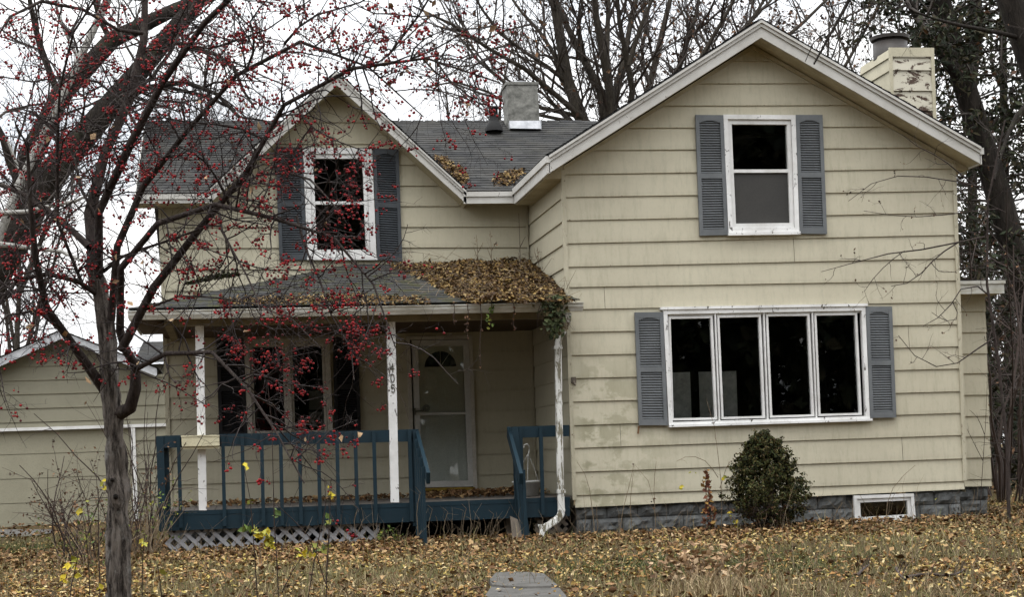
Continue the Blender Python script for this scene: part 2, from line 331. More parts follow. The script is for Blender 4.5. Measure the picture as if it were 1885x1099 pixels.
class Panel:
    """a flat rectangle traced on the plane Y (TL, TR, BR, BL); d = metres out towards the street"""
    def __init__(s, px, Y): s.c = [at(x, y, Y) for x, y in px]; s.Y = Y; s.w = (s.c[1]-s.c[0]).length; s.h = (s.c[3]-s.c[0]).length
    def p(s, u, v, d=0):
        a, b, c, e = s.c; q = a*(1-u)*(1-v)+b*u*(1-v)+c*u*v+e*(1-u)*v; return Vector((q.x, s.Y-d, q.z))
    def box(s, mb, u0, u1, v0, v1, d0, d1):
        g = lambda d: [s.p(u0, v1, d), s.p(u1, v1, d), s.p(u1, v0, d), s.p(u0, v0, d)]
        mb.hexa(g(d0)+g(d1))
    def ring(s, mb, mu, mv, d0, d1, bot=None):   # frame of widths mu, mv in metres
        a, b = mu/s.w, mv/s.h; bb = (bot if bot is not None else mv)/s.h
        s.box(mb, 0, 1, 0, b, d0, d1); s.box(mb, 0, 1, 1-bb, 1, d0, d1); s.box(mb, 0, a, b, 1-bb, d0, d1-.0015); s.box(mb, 1-a, 1, b, 1-bb, d0, d1-.0015)
    def inner(s, mu, mv, bot=None):
        q = Panel.__new__(Panel); a, b = mu/s.w, mv/s.h; bb = (bot if bot is not None else mv)/s.h
        q.c = [s.p(a, b), s.p(1-a, b), s.p(1-a, 1-bb), s.p(a, 1-bb)]; q.Y = s.Y; q.w = (q.c[1]-q.c[0]).length; q.h = (q.c[3]-q.c[0]).length; return q
# convex clipping in the wall plane (x, z)
def clip(poly, a, b, keep=1):
    """keep the side of line a->b where cross*keep >= 0"""
    out = []; side = lambda p: keep*((b[0]-a[0])*(p[1]-a[1])-(b[1]-a[1])*(p[0]-a[0]))
    for i in range(len(poly)):
        p, q = poly[i], poly[(i+1) % len(poly)]; sp, sq = side(p), side(q)
        if sp >= 0: out.append(p)
        if (sp > 0 and sq < 0) or (sp < 0 and sq > 0):
            t = sp/(sp-sq); out.append((p[0]+(q[0]-p[0])*t, p[1]+(q[1]-p[1])*t))
    return out
def ccw(p): return p if sum(p[i][0]*p[(i+1) % len(p)][1]-p[(i+1) % len(p)][0]*p[i][1] for i in range(len(p))) > 0 else p[::-1]
def subtract(poly, hole):
    hole = ccw(hole); res = []; rest = poly
    for i in range(len(hole)):
        a, b = hole[i], hole[(i+1) % len(hole)]
        o = clip(rest, a, b, -1)
        if len(o) > 2: res.append(o)
        rest = clip(rest, a, b, 1)
        if len(rest) < 3: break
    return res
def boards(mb, lines, region, holes, to3d, thick=.02, seams=()):
    """lap boards between successive lines (each ((x,z),(x,z))), clipped to region, minus holes"""
    region = ccw(region); f = lambda L, x: L[0][1]+(L[1][1]-L[0][1])*(x-L[0][0])/(L[1][0]-L[0][0])
    xs = [p[0] for p in region]; x0, x1 = min(xs)-.1, max(xs)+.1
    for k in range(len(lines)-1):
        T, B = lines[k], lines[k+1]
        cuts = [x0]+sorted(x for r, x in seams if r == k)+[x1]
        for ca, cb in zip(cuts[:-1], cuts[1:]):
            ga = .0025 if ca != x0 else 0; gb = .0025 if cb != x1 else 0; ca_, cb_ = ca+ga, cb-gb
            q = ccw([(ca_, f(B, ca_)), (cb_, f(B, cb_)), (cb_, f(T, cb_)), (ca_, f(T, ca_))])
            for i in range(len(region)):
                q = clip(q, region[i], region[(i+1) % len(region)], 1)
                if len(q) < 3: break
            if len(q) < 3: continue
            ps = [q]
            for h in holes: ps = [r for p in ps for r in subtract(p, h) if len(r) > 2]
            for p in ps:
                tt = [(z-f(B, x))/max(1e-6, f(T, x)-f(B, x)) for x, z in p]
                vs = [to3d(x, z, thick*(1-t)+.002) for (x, z), t in zip(p, tt)]
                mb.add(vs, [tuple(range(len(vs)))], [(x, t) for (x, z), t in zip(p, tt)])
                for i in range(len(p)):
                    j = (i+1) % len(p)
                    if abs(tt[i]) < .01 and abs(tt[j]) < .01 and abs(p[i][0]-p[j][0]) > .002:
                        mb.add([to3d(*p[i], thick+.002), to3d(*p[j], thick+.002), to3d(*p[j], 0), to3d(*p[i], 0)], [(0, 1, 2, 3)], [(p[i][0], .0)]*4)
def slope(mb, B0, B1, T0, T1, exp=.135, th=.012):
    """overlapping shingle rows from eave edge B0-B1 up to T0-T1"""
    B0, B1, T0, T1 = map(Vector, (B0, B1, T0, T1)); e = (B1-B0).normalized() if (B1-B0).length > .01 else (T1-T0).normalized()
    n = e.cross((T0+T1)/2-(B0+B1)/2).normalized(); n = n if n.z > 0 else -n
    N_ = max(2, int(((T0+T1)/2-(B0+B1)/2).length/exp)); P = lambda s, t: (B0*(1-s)+B1*s)*(1-t)+(T0*(1-s)+T1*s)*t
    for r in range(N_):
        j = random.uniform(-.12, .12)/N_ if r else 0
        t0 = r/N_+j*.3; t1 = min(1, (r+1.25)/N_)
        segs = 24; V = []; UV = []
        for i in range(segs+1):
            s = i/segs; lift = th+random.uniform(-.002, .004); a = P(s, t0)+n*lift; b = P(s, t1)+n*.003; c = P(s, t0)
            V += [c, a, b]; u = a.dot(e); UV += [(u, r+.02), (u, r+.03), (u, r+.97)]
        mb.add(V, [q for i in range(segs) for q in ((3*i, 3*i+3, 3*i+4, 3*i+1), (3*i+1, 3*i+4, 3*i+5, 3*i+2))], UV)
# ================================================================ THE SETTING
YR, YL, YE = 21.5, 24.1, 21.1          # right wing front, left wing front, porch eave / rake plane
def gz(x, y):                           # height of the lawn
    return -.03-.05*max(0, min(1, (3-x)/8))*max(0, min(1, (y-20)/14))-.18*max(0, min(1, (12.3-y)/10)) + .03*math.sin(x*.9+y*.3)*math.cos(y*.55)
mb = MB(); 
xs = np.concatenate([np.linspace(-160, -12, 12), np.arange(-11.5, 16, .5), np.linspace(17, 160, 12)])
ys = np.concatenate([np.linspace(-60, 5, 8), np.arange(6, 42, .5), np.linspace(44, 260, 14)])
V = [(x, y, gz(x, y)) for y in ys for x in xs]; nx = len(xs)
mb.add(V, [(j*nx+i, j*nx+i+1, (j+1)*nx+i+1, (j+1)*nx+i) for j in range(len(ys)-1) for i in range(nx-1)])
tag(mb.build('ground', M['ground'], smooth=True), kind='structure')
# garden path slabs leading to the porch
for k, q in enumerate([[(905, 1067), (1008, 1064), (1030, 1092), (900, 1090)]]):
    pass
mb = MB()
def gpt(px, py):       # pixel on the lawn
    lo, hi = 5., 40.
    for _ in range(40):
        m_ = (lo+hi)/2; p = at(px, py, m_)
        if p.z > gz(p.x, p.y): lo = m_
        else: hi = m_
    return at(px, py, lo)
def slab(mb, px, h=.035):
    a = [gpt(x, y) for x, y in px]; a = [Vector((v.x, v.y, gz(v.x, v.y)+.012)) for v in a]
    c = sum(a, Vector())/len(a); top = [v+Vector((0, 0, h))+(c-v)*.03 for v in a]; k = len(a)
    mb.add(a+top, [tuple(range(k, 2*k))]+[(i, (i+1) % k, (i+1) % k+k, i+k) for i in range(k)])
slab(mb, [(912, 1064), (940, 1062), (978, 1063), (1003, 1066), (1014, 1076), (1030, 1090), (960, 1092), (905, 1088), (899, 1078)])
slab(mb, [(903, 1091), (960, 1095), (1032, 1093), (1046, 1110), (1010, 1150), (900, 1150), (890, 1110)])
tag(mb.build('path', M['concrete']), kind='structure')
mb = MB(); a = [gpt(-60, 992), gpt(60, 990), gpt(95, 983), gpt(100, 977), gpt(-60, 977)]; a = [Vector((v.x, v.y, gz(v.x, v.y)+.02)) for v in a]
mb.add(a, [tuple(range(5))]); tag(mb.build('driveway', M['concrete']), kind='structure')

# ================================================================ THE HOUSE
H = thing('farmhouse', (4.4, 22, 0), 'abandoned cream lap-sided two-storey house with a blue front porch and two front gables', 'house')
def line(p, q, Y): a, b = at(*p, Y), at(*q, Y); return ((a.x, a.z), (b.x, b.z))
xz = lambda v: (v.x, v.z)
rw = [(113.5, 112), (154.5, 152.5), (195.4, 192.8), (236.2, 232.5), (277, 271.5), (320.8, 310.2), (363, 351), (405.9, 391.2), (448.2, 432.2), (491.4, 475.4), (528.9, 516.3), (569.8, 556), (611.7, 597), (654.3, 637.9), (696.8, 678.8), (739.8, 720.7), (783.4, 760.5), (825.4, 801.4), (869.5, 844.7), (912.6, 886.2), (935.5, 901.5)]
RL = [line((1050, 70), (1765, 70), YR)]+[line((1050, a), (1765, b), YR) for a, b in rw]
lw = [(145, 145.5), (185, 185.5), (225, 225.5), (264, 266), (303, 304), (342, 342), (380, 379.5), (419, 417.5), (457, 455.5), (497, 494), (536, 532.5), (575.5, 570.5), (615, 609), (655, 647.5), (694.4, 682), (732.7, 718), (772.3, 755.5), (812, 794.5), (852, 834.5), (893.5, 872), (937, 909)]
LL = [line((306, a), (978, b), YL) for a, b in lw]
# roof outlines
AP = at(1400, 34, YE); ER = at(1804, 268, YE); EL = at(1010, 283, YE)
apz, ez = AP.z, (ER.z+EL.z)/2; ax = AP.x; exr, exl = ER.x, EL.x
kR = (apz-ER.z)/(ER.x-ax); kL = (apz-EL.z)/(ax-EL.x)
ZU = .24                      # underside of the rake below the shingle line
soffR = lambda x: apz-ZU-.02-(kR*(x-ax) if x > ax else kL*(ax-x))
WX0, WX1 = at(1040, 408, YR).x, at(1764, 600, YR).x; WL = at(303, 600, YL).x
LX0 = WX0
# windows: name -> (trim corners px, plane)
W = {
 'attic': ([(1329, 212), (1461.7, 213), (1469, 430), (1339, 432)], YR),
 'big': ([(1218.8, 571), (1589.8, 564.4), (1598.5, 772.6), (1229.4, 784.5)], YR),
 'left': ([(557, 273), (684, 273.5), (692.5, 477), (566, 477)], YL),
 'porch': ([(449, 624), (606, 622), (613, 808), (456, 810)], YL),
 'door': ([(747, 620), (868.5, 618), (878, 905), (757, 907)], YL)}
WP = {k: Panel(*v) for k, v in W.items()}
def hole(p, m=.03):
    q = p.inner(m, m); return [xz(c) for c in q.c]
# right wing, front wall
b0, b1 = at(1057, 935.5, YR), at(1776.5, 902, YR)
region = [(WX0, b0.z), (b0.x, b0.z), (b1.x, b1.z), (WX1, b1.z+.0), (WX1, soffR(WX1)), (ax, soffR(ax)), (WX0, soffR(WX0))]
region = [(WX0, RL[-1][0][1]), (WX1, RL[-1][1][1]), (WX1, soffR(WX1)), (ax, soffR(ax)), (WX0, soffR(WX0))]
sm = [(9, 7.6), (11, 4.95), (13, 9.2), (17, 5.1), (18, 9.05), (4, 7.9)]
mb = MB(); boards(mb, RL, region, [hole(WP['attic']), hole(WP['big'])], lambda x, z, d: (x, YR-d, z), .020, sm)
wallR = mb.build('wall', M['siding'], H)
# right wing, side wall facing the porch
mb = MB(); zs = [L[0][1]+.0 for L in RL]; sl_ = [((18, z), (30, z)) for z in zs]
boards(mb, sl_, [(YR, .3), (YR+8.5, .3), (YR+8.5, soffR(WX0)), (YR, soffR(WX0))], [], lambda y, z, d: (WX0-d, y, z), .022)
mb.build('wall', M['siding2'], H)
mb = MB(); boards(mb, sl_, [(YR, .3), (YR+8.5, .3), (YR+8.5, soffR(WX1)), (YR, soffR(WX1))], [], lambda y, z, d: (WX1+d, y, z), .022)
mb.build('wall', M['siding'], H)
mb = MB(); boards(mb, [((x0, z), (x1, z)) for (x0, z), (x1, _) in RL], [(WX0, .3), (WX1, .3), (WX1, soffR(WX1)), (ax, soffR(ax)), (WX0, soffR(WX0))], [], lambda x, z, d: (x, YR+8.5+d, z), .022)
mb.build('wall', M['siding'], H)
# left wing walls
LA = at(619, 130, YL-.4); lax = LA.x; laz = LA.z
gR = at(858, 349, YL-.4); gL = at(385, 347, YL-.4)
kgR = (laz-gR.z)/(gR.x-lax); kgL = (laz-gL.z)/(lax-gL.x)
evz = at(900, 352, YL-.4).z
def soffL(x): return max(laz-.20-(kgR*(x-lax) if x > lax else kgL*(lax-x)), evz-.12)
gxr = lax+(laz-.20-(evz-.12))/kgR; gxl = lax-(laz-.20-(evz-.12))/kgL
mb = MB(); hl = [hole(WP['left']), hole(WP['porch']), hole(WP['door'], .02)]
tolw = lambda x, z, d: (x, YL-d, z)
for reg in ([(WL, LL[-1][0][1]), (WX0, LL[-1][1][1]), (WX0, evz-.12), (gxr, evz-.12), (gxl, evz-.12), (WL, evz-.12)], [(gxl, evz-.12), (gxr, evz-.12), (lax, laz-.20)]):
    boards(mb, LL, reg, hl, tolw, .022, [(9, .1), (16, .7)])
mb.build('wall', M['siding2'], H)
zs2 = [L[0][1] for L in LL]; mb = MB()
boards(mb, [((18, z), (32, z)) for z in zs2], [(YL, .3), (YL+6.8, .3), (YL+6.8, evz-.1), (YL+3.4, 6.5), (YL, evz-.1)], [], lambda y, z, d: (WL-d, y, z), .022)
mb.build('wall', M['siding2'], H)
mb = MB(); boards(mb, [((-3, z), (6, z)) for z in zs2], [(WL, .3), (WX0, .3), (WX0, evz), (WL, evz)], [], lambda x, z, d: (x, YL+6.8+d, z), .022)
mb.build('wall', M['siding2'], H)
# corner caps
mb = MB()
for a, b, Y in (((1039, 300), (1056, 935), YR), ):
    p0, p1 = at(*a, Y), at(*b, Y)
mb.box((WX0-.034, YR-.034, .45), (WX0+.02, YR-.0, soffR(WX0)+.0)); mb.box((WX0-.034, YR, .45), (WX0-.028, YR+.04, soffR(WX0)-.01))
mb.build('corner_trim', M['siding'], H)
mb = MB(); mb.box((WX1-.02, YR-.034, .5), (WX1+.034, YR, soffR(WX1))); mb.build('corner_trim', M['siding'], H)
mb = MB(); mb.box((WX0-.05, YL-.05, .5), (WX0-.03, YL-.026, evz-.1)); mb.build('corner_trim', M['siding2'], H)
mb = MB(); mb.box((WL-.03, YL-.03, .5), (WL+.03, YL-.0, evz-.12)); mb.build('corner_trim', M['siding2'], H)

# rooms behind the glass, their unlit gloom put into near-black walls
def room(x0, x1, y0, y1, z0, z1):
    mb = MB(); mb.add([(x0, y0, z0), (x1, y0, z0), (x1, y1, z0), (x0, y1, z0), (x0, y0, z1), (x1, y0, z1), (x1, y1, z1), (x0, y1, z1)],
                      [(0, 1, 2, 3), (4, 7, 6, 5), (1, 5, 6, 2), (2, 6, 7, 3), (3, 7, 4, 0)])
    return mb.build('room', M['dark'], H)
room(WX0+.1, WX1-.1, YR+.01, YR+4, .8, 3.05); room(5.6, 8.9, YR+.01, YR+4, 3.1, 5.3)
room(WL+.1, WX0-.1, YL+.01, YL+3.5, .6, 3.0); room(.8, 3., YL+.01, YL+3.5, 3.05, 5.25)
# foundation of rock-faced block
def blocks(x0, x1, Y, zt0, zt1, zb, skip=None, face=lambda x, y, z: (x, y, z)):
    mb = MB(); mo = MB(); bw, bh = .42, .205; z = max(zt0, zt1); r = 0; zf = lambda x: zt0+(zt1-zt0)*(x-x0)/(x1-x0)
    while z > zb:
        x = x0-(bw/2 if r % 2 else 0)
        while x < x1:
            a, b = max(x, x0)+.008, min(x+bw, x1)-.008
            if b-a > .04 and not (skip and skip[0] < (a+b)/2 < skip[1]):
                nx_, nz_ = 9, 5; vs = []
                for j in range(nz_):
                    for i in range(nx_):
                        e = min(i, nx_-1-i, 2)/2*min(j, nz_-1-j, 1.)
                        px_ = a+(b-a)*i/(nx_-1); top = min(z-.007, zf(px_)); pz = (z-bh+.007)+(top-(z-bh+.007))*j/(nz_-1)
                        vs.append(face(px_, Y-.012-(.016+.034*random.random())*e, pz))
                o = [(j*nx_+i, j*nx_+i+1, (j+1)*nx_+i+1, (j+1)*nx_+i) for j in range(nz_-1) for i in range(nx_-1)]
                mb.add(vs, o)
            x += bw
        z -= bh; r += 1
    return mb
fz0, fz1 = RL[-1][0][1], RL[-1][1][1]
bw_ = Panel([(1569.4, 913), (1679.6, 908.8), (1683.6, 959), (1572, 967)], YR)
mb = blocks(WX0+.02, WX1-.03, YR+.06, fz0+.01, fz1+.01, -.3, (bw_.c[0].x+.0, bw_.c[1].x-.0))
mb.box((WX0+.025, YR+.065, -.4), (bw_.c[0].x+.02, YR+.3, fz0-.0)); mb.box((bw_.c[1].x-.02, YR+.065, -.4), (WX1-.035, YR+.3, fz0-.0)); mb.box((bw_.c[0].x+.02, YR+.065, -.4), (bw_.c[1].x-.02, YR+.3, bw_.c[2].z+.02))
mb.box((bw_.c[0].x+.02, YR+.5, -.3), (bw_.c[1].x-.02, YR+.6, .6))
fd = mb.build('foundation', M['stone'], H)
mb = blocks(YR+.1, YR+2.6, WX0+.02, fz0, fz0, -.3, None, lambda x, y, z: (y+.05, x, z)); mb.box((WX0+.09, YR+.35, -.4), (WX0+.2, YL+.2, fz0)); mb.build('foundation', M['stone'], H)
mb = blocks(WL+.05, WX0-.0, YL+.06, .55, .55, -.3); mb.box((WL+.06, YL+.08, -.4), (WX0, YL+.3, .6)); mb.build('foundation', M['stone'], H)
# basement window
q = thing; fr = MB(); bw_.ring(fr, .045, .045, .0, .05); i1 = bw_.inner(.048, .048); i1.ring(fr, .045, .05, -.03, .028)
f_ = fr.build('window', M['white'], H); f_['label'] = 'small basement window set in the block foundation'
room(bw_.c[0].x+.03, bw_.c[1].x-.03, YR+.045, YR+.48, .035, bw_.c[0].z-.02); i2 = i1.inner(.042, .046); g_ = MB(); i2.box(g_, 0, 1, 0, 1, -.02, -.015); g_.build('pane', M['glass'], f_)

# ---- windows and shutters
def shutter(px, Y, m_, lab=None, arch=True):
    p = Panel(px, Y); mb = MB(); d0, d1 = .026, .062; sw, mid = .05/p.w, .505
    p.box(mb, .0, 1, 0, 1, d0, d0+.008)
    tp, bt, mr = .075/p.h, .085/p.h, .035/p.h
    p.box(mb, 0, sw, 0, 1, d0+.008, d1); p.box(mb, 1-sw, 1, 0, 1, d0+.008, d1)
    p.box(mb, sw, 1-sw, 0, tp, d0+.008, d1-.002); p.box(mb, sw, 1-sw, 1-bt, 1, d0+.008, d1-.002); p.box(mb, sw, 1-sw, mid-mr, mid+mr, d0+.008, d1-.002)
    if arch:   # curved shoulder of the upper louvre panel
        K = 10
        for i in range(K):
            u0, u1 = sw+(1-2*sw)*i/K, sw+(1-2*sw)*(i+1)/K; c = abs((i+.5)/K-.5)*2; dd = .035/p.h*(c**2)
            if dd > .002: p.box(mb, u0, u1, tp, tp+dd, d0+.008, d1-.004)
    for a, b in ((tp, mid-mr), (mid+mr, 1-bt)):
        n = int((b-a)*p.h/.033)
        for i in range(n):
            v = a+(b-a)*(i+.15)/n; h = (b-a)/n*.62
            vs = [p.p(sw, v, d1-.030), p.p(1-sw, v, d1-.030), p.p(1-sw, v+h, d1-.008), p.p(sw, v+h, d1-.008)]
            mb.add(vs+[p.p(1-sw, v+h+.004/p.h, d1-.024), p.p(sw, v+h+.004/p.h, d1-.024)], [(0, 1, 2, 3), (3, 2, 4, 5)])
    for u in (sw/2, 1-sw/2):
        for v in (.03, mid, .97):
            c = p.p(u, v, d1); mb.box((c.x-.006, c.y-.003, c.z-.006), (c.x+.006, c.y, c.z+.006))
    o = mb.build('shutter', m_, H)
    if lab: o['label'] = lab
    return o
G = 'shutters'
shutter([(1278, 212.6), (1329.3, 213), (1338, 433.5), (1286, 434.8)], YR, M['shutter']); shutter([(1462.3, 212.6), (1511.3, 212.6), (1519.7, 431.7), (1469.5, 431)], YR, M['shutter'])
shutter([(1166.4, 575.8), (1218.6, 575), (1227.4, 783.5), (1174.4, 783.5)], YR, M['shutter']); shutter([(1590.6, 565), (1639, 565), (1647, 769.2), (1599.2, 770)], YR, M['shutter'])
shutter([(506.5, 272), (556.5, 272), (565.5, 479), (514.3, 479.4)], YL, M['shutter2']); shutter([(685.4, 274), (733, 275.5), (740, 482), (694, 479)], YL, M['shutter2'])
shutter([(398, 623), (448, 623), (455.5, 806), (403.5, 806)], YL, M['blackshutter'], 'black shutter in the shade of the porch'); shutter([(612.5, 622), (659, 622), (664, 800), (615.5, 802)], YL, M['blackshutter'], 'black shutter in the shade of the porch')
def pane(p, d, parent, m_=None, name='pane'):
    mb = MB(); p.box(mb, 0, 1, 0, 1, d-.004, d); return mb.build(name, m_ or M['glass'], parent)
def sub(p, u0, u1, v0, v1):
    q = Panel.__new__(Panel); q.c = [p.p(u0, v0), p.p(u1, v0), p.p(u1, v1), p.p(u0, v1)]; q.Y = p.Y; q.w = p.w*(u1-u0); q.h = p.h*(v1-v0); return q
# upstairs sash window in the right gable
def sash_window(p, trim, mt, rail, screen, lab, sill=.06):
    mb = MB(); p.ring(mb, trim, trim, -.02, .062, sill+.03); i1 = p.inner(trim+.004, trim+.004, sill+.034)
    w_ = mb.build('window', mt, H); w_['label'] = lab
    mb = MB(); i1.ring(mb, .055, .06, -.05, .036, .06); i2 = i1.inner(.055, .06, .06)
    i2.box(mb, 0, 1, rail-.022/i2.h, rail+.022/i2.h, -.04, .022)
    i1.box(mb, .0, 1, -.012/i1.h, 0, -.03, .05); mb.build('sash', M['white'], w_)
    mb = MB(); p.box(mb, -.01, 1.01, 1-.02/p.h, 1+.02/p.h, .0, .085); mb.build('sill', mt, w_)
    up = sub(i2, 0, 1, 0, rail-.02/i2.h); lo = sub(i2, 0, 1, rail+.02/i2.h, 1)
    pane(up, -.012, w_)
    if screen: pane(lo, -.004, w_, M['screen'], 'screen')
    else: pane(lo, -.035, w_)
    return w_
sash_window(WP['attic'], .06, M['whitepeel'], .47, True, 'sash window under the big gable with a grey insect screen below', .05)
sash_window(WP['left'], .085, M['white'], .485, False, 'sash window under the small gable', .04)
# four-light picture window
p = WP['big']; mb = MB(); p.ring(mb, .055, .06, -.02, .062, .05); w_ = mb.build('window', M['whitepeel'], H); w_['label'] = 'wide four-pane picture window with flaking white frame'
mb = MB(); p.box(mb, -.012, 1.01, -.035/p.h, 0, .0, .08); mb.build('drip_cap', M['whitepeel'], w_)
mb = MB(); p.box(mb, -.0, 1.01, 1-.012/p.h, 1+.02/p.h, 0, .085); mb.build('sill', M['whitepeel'], w_)
q = p.inner(.058, .063, .053)
panes = [[(1233, 587.3), (1307, 585.8), (1315.3, 769), (1238.8, 770.6)], [(1322.5, 585), (1395.8, 583.5), (1403.6, 766.3), (1330.5, 768.3)], [(1412.2, 582.4), (1485.2, 581.5), (1493.8, 763.5), (1419.9, 765.7)], [(1501, 581), (1572.6, 580), (1581.2, 760.6), (1508.7, 762.6)]]
for k, pp in enumerate(panes):
    P_ = Panel(pp, YR); o_ = [P_.p(-.028/P_.w, -.028/P_.h), P_.p(1+.028/P_.w, -.028/P_.h), P_.p(1+.028/P_.w, 1+.028/P_.h), P_.p(-.028/P_.w, 1+.028/P_.h)]
    fq = Panel.__new__(Panel); fq.c = o_; fq.Y = YR; fq.w = P_.w+.056; fq.h = P_.h+.056
    mb = MB(); fq.ring(mb, .03, .03, -.03, .036); s_ = mb.build('sash', M['white'], w_)
    pane(P_, -.012, w_)
# mullions between the lights
mb = MB()
for k in range(3):
    a, b = panes[k], panes[k+1]; mp_ = Panel([((a[1][0]*.5+b[0][0]*.5)-1.2, a[1][1]-9), ((a[1][0]*.5+b[0][0]*.5)+1.2, b[0][1]-9), ((a[2][0]+b[3][0])/2+1.2, b[3][1]+9), ((a[2][0]+b[3][0])/2-1.2, a[2][1]+9)], YR); mp_.box(mb, 0, 1, 0, 1, -.02, .05)
Panel([(1222, 575), (1587, 568), (1588, 579), (1228, 586)], YR).box(mb, .01, .99, 0, .7, -.03, .028)
mb.build('mullion', M['white'], w_)
for a, b in (((1238, 686), (1274, 771)), ((1286, 685), (1359, 769))):    # boards leaning inside the glass
    mb = MB(); c0, c1 = at(a[0], a[1], YR+.35), at(b[0], b[1]+25, YR+.35); mb.box((c0.x, YR+.35, c1.z), (c1.x, YR+.36, c0.z))
    tag(mb.build('leaning_board', M['board_in']), 'narrow grey board leaning inside the left pane of the wide window' if a[0] < 1250 else 'wider grey board leaning inside the wide window behind its first mullion', 'board')
# porch window with two casements
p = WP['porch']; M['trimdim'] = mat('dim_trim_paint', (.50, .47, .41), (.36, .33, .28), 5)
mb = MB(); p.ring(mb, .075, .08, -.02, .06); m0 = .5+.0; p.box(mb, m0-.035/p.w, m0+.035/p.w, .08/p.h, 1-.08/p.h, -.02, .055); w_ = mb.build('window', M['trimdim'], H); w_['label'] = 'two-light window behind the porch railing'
for u0, u1 in ((.08/p.w, m0-.037/p.w), (m0+.037/p.w, 1-.08/p.w)):
    s = sub(p, u0, u1, .083/p.h, 1-.083/p.h); mb = MB(); s.ring(mb, .035, .04, -.03, .034); mb.build('sash', M['trimdim'], w_); pane(s.inner(.034, .039), -.01, w_)
mb = MB(); a, b = at(568, 720, YL+.3), at(596, 754, YL+.3); mb.box((a.x, YL+.3, b.z), (b.x+.03, YL+.31, a.z)); a, b = at(568, 759, YL+.3), at(596, 800, YL+.3); mb.box((a.x, YL+.3, b.z), (b.x+.03, YL+.31, a.z))
tag(mb.build('window_card', M['board_in']), 'pair of pale cards standing inside the porch window', 'card')

# ---- front door
p = WP['door']; mb = MB(); tw = .055
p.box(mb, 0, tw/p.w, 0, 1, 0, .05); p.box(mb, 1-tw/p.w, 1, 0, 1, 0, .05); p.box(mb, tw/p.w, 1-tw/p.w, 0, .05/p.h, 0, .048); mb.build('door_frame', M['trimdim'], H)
D_ = Panel([(768, 636), (852, 635), (860, 889), (776, 890)], YL); mb = MB(); D_.box(mb, -.12, 1.1, -.02, 1.03, -.06, -.03)
def rel(u0, u1, v0, v1, w=.012):
    for a in ((u0, u1, v0, v0+w/D_.h), (u0, u1, v1-w/D_.h, v1), (u0, u0+w/D_.w, v0, v1), (u1-w/D_.w, u1, v0, v1)): D_.box(mb, *a, -.031, -.018)
for u in ((.12, .42), (.58, .88)):
    rel(*u, .19, .455); rel(*u, .60, .90)
dr = mb.build('door', M['door'], H)
mb = MB(); K = 18; c = D_.p(.5, .155, -.02); R_ = .36*D_.w*1.08; R2 = .105*D_.h*1.25
pts = [Vector((c.x+R_*math.cos(math.pi*i/K), YL+.026, c.z-.012+R2*math.sin(math.pi*i/K))) for i in range(K+1)]; mb.poly(pts, Vector((0, .004, 0))); mb.build('fanlight', M['black'], dr)
mb = MB()
for i in range(K):
    a, b = [(Vector((c.x+R_*s*math.cos(math.pi*j/K), YL+.015, c.z-.012+R2*s*math.sin(math.pi*j/K)))) for j in (i, i+1) for s in (1,)]
    a2, b2 = [(Vector((c.x+(R_-.025)*math.cos(math.pi*j/K), YL+.015, c.z-.012+(R2-.025)*math.sin(math.pi*j/K)))) for j in (i, i+1)]
    mb.poly([a, b, b2, a2], Vector((0, .012, 0)))
for t in (.3, .5, .7): 
    mb.bar((c.x, YL+.02, c.z), (c.x+R_*.9*math.cos(math.pi*t), YL+.02, c.z+R2*.9*math.sin(math.pi*t)), .008, .008, (0, 1, 0))
mb.bar((c.x-R_, YL+.02, c.z-.012), (c.x+R_, YL+.02, c.z-.012), .02, .02); mb.build('fanlight_frame', M['door'], dr)
S_ = Panel([(757.5, 627), (862, 626), (872, 896), (767, 898)], YL); mb = MB(); S_.ring(mb, .085, .085, .0, .036, .09); v = .5
S_.box(mb, .085/S_.w, 1-.085/S_.w, v-.018/S_.h, v+.018/S_.h, .0, .03); st = mb.build('storm_door', M['stormframe'], H)
pane(S_.inner(.085, .085, .09), .012, st)
mb = MB(); c = at(763.6, 758, YL-.05); mb.box((c.x-.012, c.y-.03, c.z-.05), (c.x+.012, c.y, c.z+.05)); mb.bar((c.x, c.y-.03, c.z), (c.x+.13, c.y-.045, c.z+.012), .016, .02); mb.build('handle', M['darkbrass'], st)
mb = MB(); c = D_.p(.16, .455, -.02); mb.lathe((0, 0, 0), [(.0, 0), (.02, .0)], 8)
mb = MB(); n = 14; o = [(c.x+r*math.cos(2*math.pi*i/n), YL+y, c.z+r*math.sin(2*math.pi*i/n)) for r, y in ((.055, .03), (.055, .012), (.03, .0), (.012, -.004)) for i in range(n)]
mb.add(o, [(j*n+i, j*n+(i+1) % n, (j+1)*n+(i+1) % n, (j+1)*n+i) for j in range(3) for i in range(n)]); mb.build('deadbolt', M['galv'], dr)
mb = MB(); Panel([(767, 899), (873, 897), (874, 904.5), (768, 906.5)], YL).box(mb, 0, 1, 0, 1, -.02, .055); mb.build('threshold', M['brass'], H)

# ---- right gable roof
def rake(x0, z0, x1, z1, Y, parts, H, name='rake_board'):
    for (da, db, dep, y0, m_) in parts:
        mb = MB(); mb.poly([Vector((x0, Y-y0, z0-da)), Vector((x1, Y-y0, z1-da)), Vector((x1, Y-y0, z1-db)), Vector((x0, Y-y0, z0-db))], Vector((0, dep, 0)))
        mb.build(name, m_, H)
